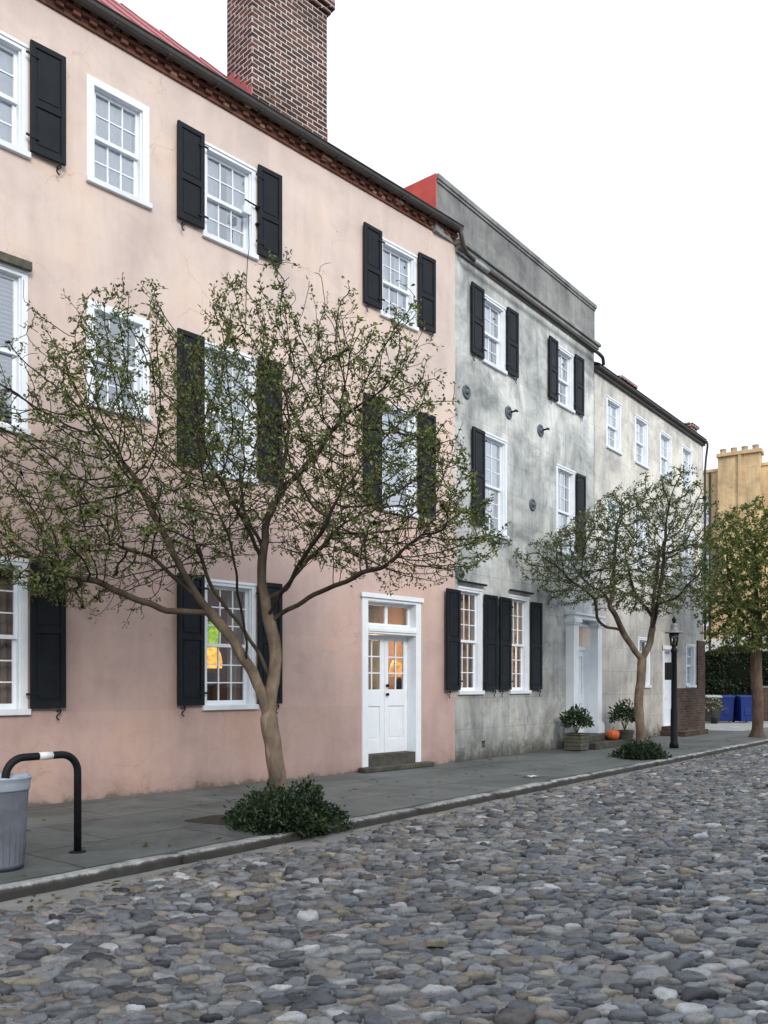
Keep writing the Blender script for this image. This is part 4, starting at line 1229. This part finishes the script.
# second crape myrtle by the white entrance
T2 = (5.49, 17.8, 0.0); k2 = 1 / 46.6
def q2(px, py, y=0.0): return ((px - 640) * k2, y, 1.5 + (685 - py) * k2)
rg2 = np.random.default_rng(33)
spec2 = [
    ('trunk', None, 0, [(0, 0, -.1), q2(640, 745), q2(639, 700), q2(642, 660)]),
    ('l', 'trunk', 1, [q2(630, 645, -.1), q2(618, 628, -.2), q2(607, 610, -.3), q2(600, 595, -.35), q2(575, 580, -.5)]),
    ('r', 'trunk', 1, [q2(652, 640, .1), q2(656, 615, .15), q2(658, 590, .2), q2(662, 550, .2)]),
    ('ll', 'l', .35, [q2(600, 628, -.4), q2(592, 620, -.4), q2(590, 600, -.4), q2(560, 580, -.6)]),
    ('lu', 'l', .6, [q2(615, 590, .2), q2(620, 555, .4), q2(622, 520, .4)]),
    ('rr', 'r', .5, [q2(675, 598, -.2), q2(690, 580, -.3)]),
    ('rb', 'r', .4, [q2(645, 590, .7), q2(640, 555, 1.0)]),
    ('rf', 'r', .3, [q2(650, 600, -.6), q2(648, 560, -1.0)]),
]
def crown2(p):
    x = p[:, 0] / k2 + 640; y = 685 - (p[:, 2] - 1.5) / k2
    top = np.interp(x, [520, 540, 570, 610, 640, 660, 680, 700, 712], [548, 535, 522, 490, 490, 474, 486, 510, 560])
    bot = np.interp(x, [520, 560, 600, 640, 690, 712], [575, 600, 605, 610, 615, 585])
    ry = np.interp(x, [520, 570, 640, 700, 712], [.6, 1.5, 1.8, 1.4, .6])
    return (y > top) & (y < bot) & (np.abs(p[:, 1]) < ry)
at2 = crown_points(3800, crown2, ((-2.8, -1.6, 2.6), (1.7, 1.6, 6.1)), rg2)
pal2 = [((.078, .100, .046), 5), ((.105, .125, .06), 4), ((.055, .075, .038), 4), ((.15, .155, .085), 2.0), ((.10, .075, .04), .6)]
tree2 = make_tree('smaller crape myrtle with forked trunk beside the black lamp post', T2, chainlimbs(spec2, STEP), at2, .095, 20000, .062, pal2, 8, M['bark'], step=STEP, kill=.10, rtip=.0038, expo=1.95, barkdark=.3, thin=.009)

# third tree, denser, near the right end of the pavement
T3 = (10.75, 23.9, 0.0); k3 = 1 / 34.7
def q3(px, py, y=0.0): return ((px - 757) * k3, y, 1.5 + (685 - py) * k3)
rg3 = np.random.default_rng(44)
spec3 = [('trunk', None, 0, [(0, 0, -.1), q3(757, 700), q3(756, 660), q3(757, 600), q3(755, 560, .1)]),
         ('l', 'trunk', .62, [q3(740, 620, -.3), q3(722, 600, -.5)]), ('r', 'trunk', .62, [q3(775, 610, .2), q3(795, 580, .4)]),
         ('b', 'trunk', .7, [q3(750, 600, .8), q3(745, 560, 1.3)]), ('f', 'trunk', .7, [q3(765, 600, -.8), q3(770, 560, -1.3)])]
def crown3(p):
    x = p[:, 0] / k3 + 757; y = 685 - (p[:, 2] - 1.5) / k3
    top = np.interp(x, [697, 706, 725, 740, 765, 800, 830], [600, 540, 510, 503, 515, 520, 580])
    bot = np.interp(x, [697, 715, 735, 757, 790, 830], [610, 640, 655, 650, 645, 600])
    ry = np.interp(x, [697, 720, 757, 800, 830], [.5, 1.4, 1.8, 1.4, .5])
    return (y > top) & (y < bot) & (np.abs(p[:, 1]) < ry)
at3 = crown_points(3200, crown3, ((-1.9, -1.9, 2.3), (2.2, 1.9, 6.9)), rg3)
pal3 = [((.070, .098, .026), 5), ((.105, .130, .036), 4), ((.042, .064, .022), 4), ((.17, .17, .055), 2), ((.13, .10, .04), .5)]
tree3 = make_tree('dense yellowing tree with straight reddish trunk near the blue bins', T3, chainlimbs(spec3, .13), at3, .155, 44000, .10, pal3, 9, M['barkred'], step=.13, kill=.17, thin=.02, expo=1.95, per=9)
# tree just out of the frame on the right, one thin branch reaching in
T4 = (9.0, 12.3, -.1)
rg4 = np.random.default_rng(55)
spec4 = [('trunk', None, 0, [(0, 0, -.1), (.05, 0, 1.2), (0, .05, 2.4), (.1, 0, 3.6)]), ('a', 'trunk', 1, [(.5, .2, 4.4), (.9, .3, 5.2)]), ('b', 'trunk', .9, [(-.6, -.2, 4.6), (-1.4, -.3, 5.3), (-2.3, -.3, 5.75), (-3.25, -.3, 5.9)]), ('c', 'trunk', 1, [(.1, .6, 4.6), (.2, .9, 5.6)])]
at4 = rg4.normal(0, .75, (700, 3)) * np.array([1, 1, .7]) + np.array([.5, .2, 5.2])
at4 = np.concatenate([at4, np.array([(-3.35, -.3, 5.95), (-3.3, -.2, 5.75), (-3.1, -.35, 6.0), (-3.2, -.4, 5.6), (-2.9, -.3, 5.8), (-2.6, -.2, 5.9)])])
tree4 = make_tree('tree with reddish leaves at the right edge, one thin branch reaching in', T4, chainlimbs(spec4, .12), at4, .11, 2600, .09,
                  [((.10, .035, .03), 4), ((.075, .05, .03), 3), ((.06, .07, .03), 2)], 10, M['barkred'], step=.12, kill=.18)

# ------------------------------------------------------------------ ground cover mounds at the tree feet
def mound(name, label, cat, loc, rx, ry, rz, h, n, leaf, pal, seed, skirt=.25, mat=None, group=None):
    rg = np.random.default_rng(seed); t = empty(name, loc, rz); tag(t, label, cat, group)
    # inner twig mass
    nu, nv = 28, 9; V = []
    for j in range(nv):
        a = j / (nv - 1) * math.pi / 2
        for i in range(nu):
            b = i / nu * 2 * math.pi; k = .80 + .07 * math.sin(b * 3 + seed) + .05 * math.sin(b * 5 + 2)
            V.append((math.cos(a) * rx * k * math.cos(b), math.cos(a) * ry * k * math.sin(b), math.sin(a) * h * .80 - .02))
    F = [(j * nu + i, j * nu + (i + 1) % nu, (j + 1) * nu + (i + 1) % nu, (j + 1) * nu + i) for j in range(nv - 1) for i in range(nu)]
    mesh_np('stems', V, F, M['darkstem'], t, np.ones((len(V), 3)), True)
    b = rg.uniform(0, 2 * math.pi, n); a = np.arcsin(rg.uniform(0, 1, n) ** 1.0)
    k = (.92 + .10 * np.sin(b * 3 + seed) + .07 * np.sin(b * 7 + 1.3) + .05 * np.sin(a * 9 + b * 4)) * rg.uniform(.80, 1.05, n) * np.where(rg.random(n) < .10, rg.uniform(1.0, 1.22, n), 1.0) * (1 + .10 * np.sin(b * 2 + a * 5 + seed))
    N = np.stack([np.cos(a) * np.cos(b), np.cos(a) * np.sin(b), np.sin(a)], 1)
    P = N * np.array([rx, ry, h]) * k[:, None]; P[:, 2] = np.maximum(P[:, 2] - skirt * 0, .0)
    D = N * .8 + rg.normal(0, .4, (n, 3)); D[:, 2] += .25
    V, F, T = leaf_arrays(P, D, leaf, tints(n, pal, rg, .35), rg, .5, .1)
    mesh_np('foliage', V, F, mat or M['shrubleaf'], t, T)
    return t
palS = [((.018, .034, .016), 5), ((.030, .050, .022), 4), ((.012, .022, .012), 4), ((.055, .075, .035), 1.2)]
kp = (-1.13, 9.02)
mound('ground_cover_shrub', 'low dark evergreen mound around the foot of the larger crape myrtle', 'shrub', (kp[0] + .06, kp[1] - .10, -.05), .66, .60, A2, .44, 6000, .058, palS, 3)
mound('ground_cover_shrub', 'small dark evergreen mound under the crape myrtle by the lamp post', 'shrub', (5.28, 17.10, -.04), .60, .52, A2, .36, 3000, .07, palS, 4)
# tree pit soil at the first tree
sp_ = MB(); pts = []
for i in range(26):
    a = i / 26 * 2 * math.pi; pts.append((-1.55 + (.62 + .07 * math.sin(a * 4)) * math.cos(a) * 1.0, 9.25 + .36 * math.sin(a) * (1 + .1 * math.sin(3 * a)), 0))
sp_.poly(pts); so = sp_.build('soil_bed', M['soil'], None, loc=(0, 0, .004)); tag(so, kind='structure')

# ------------------------------------------------------------------ litter: fallen leaves along the kerb and walls
nl = 420; rgl = np.random.default_rng(77)
uu = rgl.uniform(-2, 22, nl); vv = np.where(rgl.random(nl) < .6, -np.abs(rgl.normal(0, .22, nl)) - .02, rgl.uniform(.2, 2.9, nl))
zz = np.where(vv < 0, -.083, .006)
P = np.stack([KX + uu * D2[0] + vv * N2[0], KY + uu * D2[1] + vv * N2[1], zz], 1)
ang = rgl.uniform(0, 6.28, nl); L = rgl.uniform(.025, .055, nl)
dx = np.stack([np.cos(ang), np.sin(ang), np.zeros(nl)], 1) * L[:, None]; dy = np.stack([-np.sin(ang), np.cos(ang), np.zeros(nl)], 1) * L[:, None] * .35
lift = np.stack([np.zeros(nl), np.zeros(nl), rgl.uniform(.002, .014, nl)], 1)
V = np.stack([P - dx, P + dy + lift, P + dx, P - dy + lift], 1).reshape(-1, 3); b = np.arange(nl) * 4
F = np.concatenate([np.stack([b, b + 1, b + 2], 1), np.stack([b, b + 2, b + 3], 1)])
lt = mesh_np('fallen_leaves', V, F, M['leaf'], None, np.repeat(tints(nl, [((.13, .085, .04), 4), ((.09, .08, .035), 3), ((.17, .12, .05), 1)], rgl), 4, 0)); tag(lt, 'scattered brown fallen leaves along the kerb', 'leaves', kind='stuff')

# ================================================================== STREET THINGS
# bike rack
hoop = empty('bike_rack', (-2.75, 7.45, 0), A2); tag(hoop, 'black tubular hoop rack with small white sticker on the pavement', 'bike rack')
hl, hh, hr = .66, .885, .16
path = [(0, 0, -.02), (0, 0, hh - hr)] + [(-hr + hr * math.cos(a), 0, hh - hr + hr * math.sin(a)) for a in np.linspace(.2, math.pi / 2, 7)] + \
       [(-hl + hr + hr * math.cos(a), 0, hh - hr + hr * math.sin(a)) for a in np.linspace(math.pi / 2, math.pi - .2, 7)] + [(-hl, 0, hh - hr), (-hl, 0, -.02)]
MB().tube(path, .033, 14).build('hoop', M['iron'], hoop)
s = MB(); s.tube([(-hl / 2 - .04, 0, hh), (-hl / 2 + .085, 0, hh)], .0342, 14); s.build('sticker', M['sticker'], hoop)
for xx in (0, -hl):
    MB().lathe([(.075, 0), (.075, .008), (.045, .012)], (xx, 0, .001), 16).build('base_plate', M['iron'], hoop)
# litter bin at the left edge
can = empty('trash_can', (-3.13, 6.78, 0)); tag(can, 'grey round litter bin beside the black hoop rack', 'trash can')
MB().lathe([(.165, .02), (.172, .0), (.178, .05), (.19, .25), (.20, .45), (.212, .64), (.216, .66), (.205, .66), (.17, .05)], n=36).build('body', M['can'], can)
MB().lathe([(.219, .645), (.222, .655), (.224, .70), (.232, .735), (.240, .745), (.236, .755), (.222, .75), (.214, .70), (.212, .645)], n=36).build('rim', M['canrim'], can)
bg = MB(); rb = random.Random(4); vs = []
for r_, z_ in ((.214, .70), (.232, .762), (.20, .752), (.15, .71), (.05, .69)):
    for k in range(28):
        a = 2 * math.pi * k / 28; vs.append(((r_ + rb.uniform(-.004, .004)) * math.cos(a), (r_ + rb.uniform(-.004, .004)) * math.sin(a), z_ + rb.uniform(-.012, .012)))
bg.add(vs, [(i * 28 + k, i * 28 + (k + 1) % 28, (i + 1) * 28 + (k + 1) % 28, (i + 1) * 28 + k) for i in range(4) for k in range(28)], smooth=True)
bg.build('liner', M['canrim'], can)
ribs = MB()
for k in range(24):
    a = 2 * math.pi * k / 24
    ribs.tube([(.180 * math.cos(a), .180 * math.sin(a), .06), (.2105 * math.cos(a), .2105 * math.sin(a), .62)], .0012, 6)
ribs.build('ribs', M['can'], can)
# street lamp
lamp = empty('street_lamp', (6.92, 19.8, 0)); tag(lamp, 'black post lantern with wide flat hat at the kerb', 'street lamp')
MB().lathe([(.105, 0), (.105, .10), (.085, .14), (.082, .9), (.070, .95), (.064, 2.28), (.08, 2.30), (.08, 2.34), (.045, 2.40), (.07, 2.44)], n=18).build('post', M['iron'], lamp)
MB().box(-.20, -.067, -.09, .09, 1.62, 2.04).build('control_box', M['iron'], lamp, bevel=.012)
MB().lathe([(.075, 2.44), (.10, 2.60), (.115, 2.74), (.11, 2.745), (.095, 2.60), (.07, 2.445)], n=12).build('lantern', M['lampglass'], lamp)
fr = MB()
for k in range(6):
    a = 2 * math.pi * k / 6; fr.tube([(.078 * math.cos(a), .078 * math.sin(a), 2.44), (.12 * math.cos(a), .12 * math.sin(a), 2.75)], .008, 6)
fr.tube([(0, 0, 2.44), (0, 0, 2.62)], .022, 8); fr.build('lantern_frame', M['iron'], lamp)
MB().lathe([(.215, 2.735), (.22, 2.75), (.205, 2.765), (.09, 2.785), (.075, 2.90), (.085, 2.93), (.055, 2.97)], n=24).build('hat', M['lamphat'], lamp)
MB().lathe([(.05, 2.97), (.035, 3.0), (.055, 3.04), (.05, 3.08), (.015, 3.12), (.01, 3.16)], n=12).build('finial', M['iron'], lamp)

# planters, pumpkin
def bush(parent, c, r, h, n, leaf, pal, seed, name='foliage'):
    rg = np.random.default_rng(seed); N = rg.normal(0, 1, (n, 3)); N /= np.linalg.norm(N, axis=1, keepdims=True); N[:, 2] = np.abs(N[:, 2]) * 1.2 - .25
    P = N * np.array([r, r, h]) * rg.uniform(.35, 1.0, n)[:, None] + np.array(c)
    D = N + np.array([0, 0, .35])
    V, F, T = leaf_arrays(P, D, leaf, tints(n, pal, rg, .35), rg, .45, .5)
    return mesh_np(name, V, F, M['shrubleaf'], parent, T)
palP = [((.022, .045, .020), 5), ((.04, .07, .03), 4), ((.015, .025, .014), 3), ((.07, .095, .05), 1)]
def planter(label, x, y, rz, kind, seed):
    t = empty('potted_plant', (x, y, 0), rz); tag(t, label, 'potted plant')
    mb = MB()
    if kind == 'box':
        for i in range(4): mb.box(-.21, .21, -.21, .21, .02 + i * .085, .098 + i * .085)
        mb.box(-.23, .23, -.23, .23, .362, .395)
        mb.build('planter_box', M['wood'], t, bevel=.006); z = .38
        MB().box(-.19, .19, -.19, .19, .395, .40).build('soil', M['soil'], t)
    else:
        mb.lathe([(.15, 0), (.17, .08), (.21, .26), (.225, .32), (.235, .33), (.235, .37), (.20, .37), (.19, .33)], n=20)
        mb.build('pot', M['mossstone'], t); z = .36
    return t, z
p1, z = planter('square slatted planter with a leafy shrub left of the white entrance', 4.42, 19.05, A2, 'box', 1)
bush(p1, (0, 0, z + .25), .36, .38, 520, .12, palP, 61)
st_ = MB()
for k in range(7):
    a = k * .9; st_.tube([(0, 0, z), (.14 * math.cos(a), .14 * math.sin(a), z + .3)], .008, 5)
st_.build('stems', M['stem'], p1)
p2, z = planter('round stone pot with a tall leafy shrub right of the white entrance', 6.02, 20.75, A2, 'pot', 2)
bush(p2, (0, 0, z + .32), .38, .46, 620, .11, palP, 62)
st_ = MB()
for k in range(7):
    a = k * .9; st_.tube([(0, 0, z), (.16 * math.cos(a), .16 * math.sin(a), z + .4)], .008, 5)
st_.build('stems', M['stem'], p2)
px, py = on2(5.95, -.64)
pk = empty('pumpkin', (px, py, .15)); tag(pk, 'orange pumpkin on the step of the white entrance', 'pumpkin')
pm = MB(); n = 40; vs = []
prof = [(a) for a in np.linspace(-math.pi / 2, math.pi / 2, 13)]
for a in prof:
    for k in range(n):
        b = 2 * math.pi * k / n; rib = 1 - .09 * abs(math.sin(b * 5)) ** .6 * 1.0 + .05
        rr_ = .165 * math.cos(a) ** .8 * rib if math.cos(a) > 1e-6 else 0
        vs.append((rr_ * math.cos(b), rr_ * math.sin(b), (.140 + .138 * math.sin(a)) - .03 * max(0, math.sin(a)) ** 8))
pm.add(vs, [(i * n + k, i * n + (k + 1) % n, (i + 1) * n + (k + 1) % n, (i + 1) * n + k) for i in range(12) for k in range(n)], smooth=True)
pm.build('body', M['pumpkin'], pk)
MB().tube([(0, 0, .23), (.005, 0, .27), (.02, .005, .305), (.04, .01, .32)], [.022, .016, .014, .016], 7).build('stem', M['stem'], pk)

# bins in the drive
def wheelie(label, x, y, rz, mat, lidmat, group=None):
    t = empty('wheeled_bin', (x, y, .004), rz); tag(t, label, 'bin', group)
    mb = MB()
    a = [(-.24, -.27), (.24, -.27), (.24, .27), (-.24, .27)]; b = [(-.29, -.34), (.29, -.34), (.29, .34), (-.29, .34)]
    mb.add([(p[0], p[1], .05) for p in a] + [(p[0], p[1], 1.0) for p in b], [(3, 2, 1, 0), (4, 5, 6, 7)] + [(i, (i + 1) % 4, 4 + (i + 1) % 4, 4 + i) for i in range(4)])
    mb.box(-.305, .305, -.355, .355, .955, 1.0); mb.box(-.12, .12, -.315, -.29, .3, .62)
    mb.build('body', mat, t, bevel=.025)
    l = MB(); l.prism([(-.37, 1.002), (-.37, 1.03), (-.2, 1.085), (.25, 1.10), (.38, 1.06), (.38, 1.002)], 'x', -.315, .315); lo = l.build('lid', lidmat, t, bevel=.02)
    MB().tube([(-.2, .36, 1.0), (-.2, .43, 1.02), (.2, .43, 1.02), (.2, .36, 1.0)], .016, 8).build('handle', mat, t)
    for s_ in (-1, 1):
        w = MB(); w.lathe([(.03, -.03), (.10, -.03), (.11, -.015), (.11, .015), (.10, .03), (.03, .03)], n=18)
        w.v = [(s_ * .27 + c_, .28 + a_, .112 + b_) for a_, b_, c_ in w.v]; w.build('wheel', M['blackbin'], t)
    return t
def atpx(x, Y): return ((x - 384) / 830 * Y, Y)
bx_, by_ = atpx(724.5, 33.4); wheelie('blue wheeled recycling bin, left of the blue pair by the hedge', bx_, by_, R(-6), M['bluebin'], M['bluebin'])
bx_, by_ = atpx(743.5, 33.1); wheelie('blue wheeled recycling bin, right of the blue pair by the hedge', bx_, by_, R(5), M['bluebin'], M['bluebin'])
bx_, by_ = atpx(711, 33.0); t = wheelie('black wheeled bin with pale lid beside the blue bins', bx_, by_, R(3), M['blackbin'], M['palebin'])
# dry flowering plant in front of the black bin
bx_, by_ = atpx(714, 32.2); t = empty('potted_plant', (bx_, by_, .004)); tag(t, 'straggly pale flowering plant in front of the black bin', 'potted plant')
MB().lathe([(.12, 0), (.17, .25), (.18, .28), (.15, .28)], n=16).build('pot', M['blackbin'], t)
bush(t, (0, 0, .62), .42, .42, 420, .10, [((.30, .24, .18), 2), ((.03, .04, .02), 3), ((.05, .06, .03), 2)], 71)

# hedge behind the bins
hx, hy = atpx(728, 36.3)
hd = empty('hedge', (hx, hy, 0), R(-12)); tag(hd, 'tall dark clipped hedge behind the blue bins', 'hedge')
rgh = np.random.default_rng(90); hw, hd_, hh_ = 4.6, .6, 3.0
inn = MB(); inn.box(-hw + .1, hw - .1, -hd_ + .12, hd_ - .12, 0, hh_ - .12); inn.build('stems', M['darkstem'], hd)
n = 26000; f = rgh.random(n)
P = np.stack([rgh.uniform(-hw, hw, n), rgh.uniform(-hd_, hd_, n), rgh.uniform(0, hh_, n)], 1)
P[f < .55, 1] = -hd_ + np.abs(rgh.normal(0, .09, (f < .55).sum())); P[(f >= .55) & (f < .8), 2] = hh_ - np.abs(rgh.normal(0, .09, ((f >= .55) & (f < .8)).sum())); P[f > .92, 0] = -hw + np.abs(rgh.normal(0, .1, (f > .92).sum()))
P += .10 * np.stack([np.sin(P[:, 2] * 4 + P[:, 0] * 3), np.sin(P[:, 0] * 3.1) + np.sin(P[:, 2] * 3.7 + P[:, 0]), np.sin(P[:, 0] * 2.3 + 1)], 1); P[:, 2] = np.maximum(P[:, 2], .02)
V, F, T = leaf_arrays(P, rgh.normal(0, 1, (n, 3)) + np.array([0, -.6, .4]), .13, tints(n, [((.012, .020, .010), 5), ((.02, .032, .014), 3), ((.035, .05, .02), 1)], rgh, .4), rgh)
mesh_np('foliage', V, F, M['shrubleaf'], hd, T)
# low brick garden wall to the right
wx, wy = atpx(756, 34.6)
bw = empty('garden_wall', (wx, wy, 0), R(-10)); tag(bw, 'low brown brick garden wall behind the right hand tree trunk', 'wall')
MB().box(0, 9, -.15, .15, 0, 1.38).build('brickwork', M['oldbrick'], bw); MB().box(-.04, 9.04, -.19, .19, 1.38, 1.46).build('coping', M['stone'], bw, bevel=.01)

# paper scrap on the pavement
sx_, sy_ = 2.42, 13.55
pp = MB(); vs = []
for i in range(5):
    for j in range(4): vs.append((-.10 + i * .05, -.07 + j * .046, .006 + .012 * abs(math.sin(i * 1.3 + j * .8))))
pp.add(vs, [(i * 4 + j, (i + 1) * 4 + j, (i + 1) * 4 + j + 1, i * 4 + j + 1) for i in range(4) for j in range(3)], smooth=True)
po = pp.build('paper_scrap', M['paper'], None, loc=(sx_, sy_, .002), rz=.7); tag(po, 'white paper scrap lying on the pavement near the kerb', 'paper')

# ------------------------------------------------------------------ lit lamps seen through the ground floor openings
def table_lamp(label, s, d, z, r, c_top, c_bot, strength):
    x, y = on1(s, d); t = empty('table_lamp', (x, y, z)); tag(t, label, 'lamp')
    MB().lathe([(.10, -.62), (.10, -.59), (.03, -.55), (.025, -.35), (.06, -.22), (.07, -.10), (.03, -.02)], n=14).build('base', M['iron'], t)
    MB().lathe([(r, 0), (r * 1.02, .10), (r * .9, .22), (r * .62, .32)], n=18).build('lamp_shade', m_emit(label[:20], c_bot, strength), t)
    if c_top: MB().lathe([(r * .55, .36), (r * .8, .48), (r * .75, .60), (r * .4, .72)], n=14).build('glass_ornament', m_emit(label[:18] + ' top', c_top, strength * .55, (.2, .4, .05)), t)
    return t
table_lamp('glowing amber lamp with green glass top behind the ground floor window', -5.13, .62, 1.76, .17, (.45, .75, .05), (1.0, .50, .05), 1.6)
table_lamp('glowing orange lamp seen through the left leaf of the double door', -1.55, 1.3, 1.75, .20, None, (1.0, .45, .10), 1.3)
table_lamp('glowing orange lamp seen through the right leaf of the double door', -.83, .70, 1.66, .19, None, (1.0, .48, .14), 1.1)
for (s, d, z, e_) in ((-.9, 1.3, 2.2, 30), (-4.2, 1.6, 2.3, 12)):
    L = bpy.data.lights.new('room_lamp', 'POINT'); L.energy = e_; L.color = (1, .62, .30); L.shadow_soft_size = .15
    x, y = on1(s, d); o = bpy.data.objects.new('room_lamp', L); o.location = (x, y, z); col.objects.link(o)
L = bpy.data.lights.new('room_lamp', 'POINT'); L.energy = 150; L.color = (1, .70, .50); L.shadow_soft_size = .15
x, y = on2(1.6, 1.5); o = bpy.data.objects.new('room_lamp', L); o.location = (x, y, 2.4); col.objects.link(o)

# ================================================================== LIGHT, SKY, CAMERA
SUN_EL, SUN_AZ = 27.0, 158.0          # azimuth clockwise from +Y: the sun stands behind and to the right of the viewer
w = bpy.data.worlds.new("World"); scene.world = w; w.use_nodes = True
nt = w.node_tree; nt.nodes.clear()
out = nt.nodes.new("ShaderNodeOutputWorld"); bg = nt.nodes.new("ShaderNodeBackground")
sky = nt.nodes.new("ShaderNodeTexSky"); sky.sky_type = 'NISHITA'; sky.sun_disc = False
sky.sun_elevation = R(SUN_EL); sky.sun_rotation = R(SUN_AZ); sky.air_density = 1.0; sky.dust_density = 3.0; sky.ozone_density = 1.0
hs = nt.nodes.new("ShaderNodeHueSaturation"); hs.inputs["Saturation"].default_value = .16
mx = nt.nodes.new("ShaderNodeMix"); mx.data_type = 'RGBA'; mx.inputs[0].default_value = .62      # thin bright overcast over the clear sky
mx.inputs[7].default_value = (15.8, 17.4, 19.6, 1)
nt.links.new(sky.outputs[0], hs.inputs["Color"]); nt.links.new(hs.outputs[0], mx.inputs[6]); nt.links.new(mx.outputs[2], bg.inputs["Color"])
bg.inputs["Strength"].default_value = .105
nt.links.new(bg.outputs[0], out.inputs["Surface"])
sl = bpy.data.lights.new("sun", 'SUN'); sl.energy = 1.8; sl.angle = R(16); sl.color = (1, .90, .76)
so = bpy.data.objects.new("sun", sl); col.objects.link(so)
az = R(SUN_AZ); el = R(SUN_EL)
dirv = Vector((math.sin(az) * math.cos(el), math.cos(az) * math.cos(el), math.sin(el)))
so.rotation_euler = (-dirv).to_track_quat('-Z', 'Y').to_euler(); so.location = dirv * 60

cam = bpy.data.cameras.new("camera"); co_ = bpy.data.objects.new("camera", cam); col.objects.link(co_)
cam.sensor_fit = 'VERTICAL'; cam.sensor_height = 24.0; cam.lens = 830 / 1024 * 24.0
cam.shift_y = 173 / 1024; cam.clip_end = 2000; cam.clip_start = .05
co_.location = (0, 0, 1.5); co_.rotation_euler = (R(90), 0, 0)
scene.camera = co_
scene.view_settings.view_transform = 'Standard'; scene.view_settings.look = 'None'; scene.view_settings.exposure = 0; scene.view_settings.gamma = 1
scene.render.engine = 'CYCLES'
scene.cycles.use_denoising = True
scene.cycles.max_bounces = 8; scene.cycles.transparent_max_bounces = 16
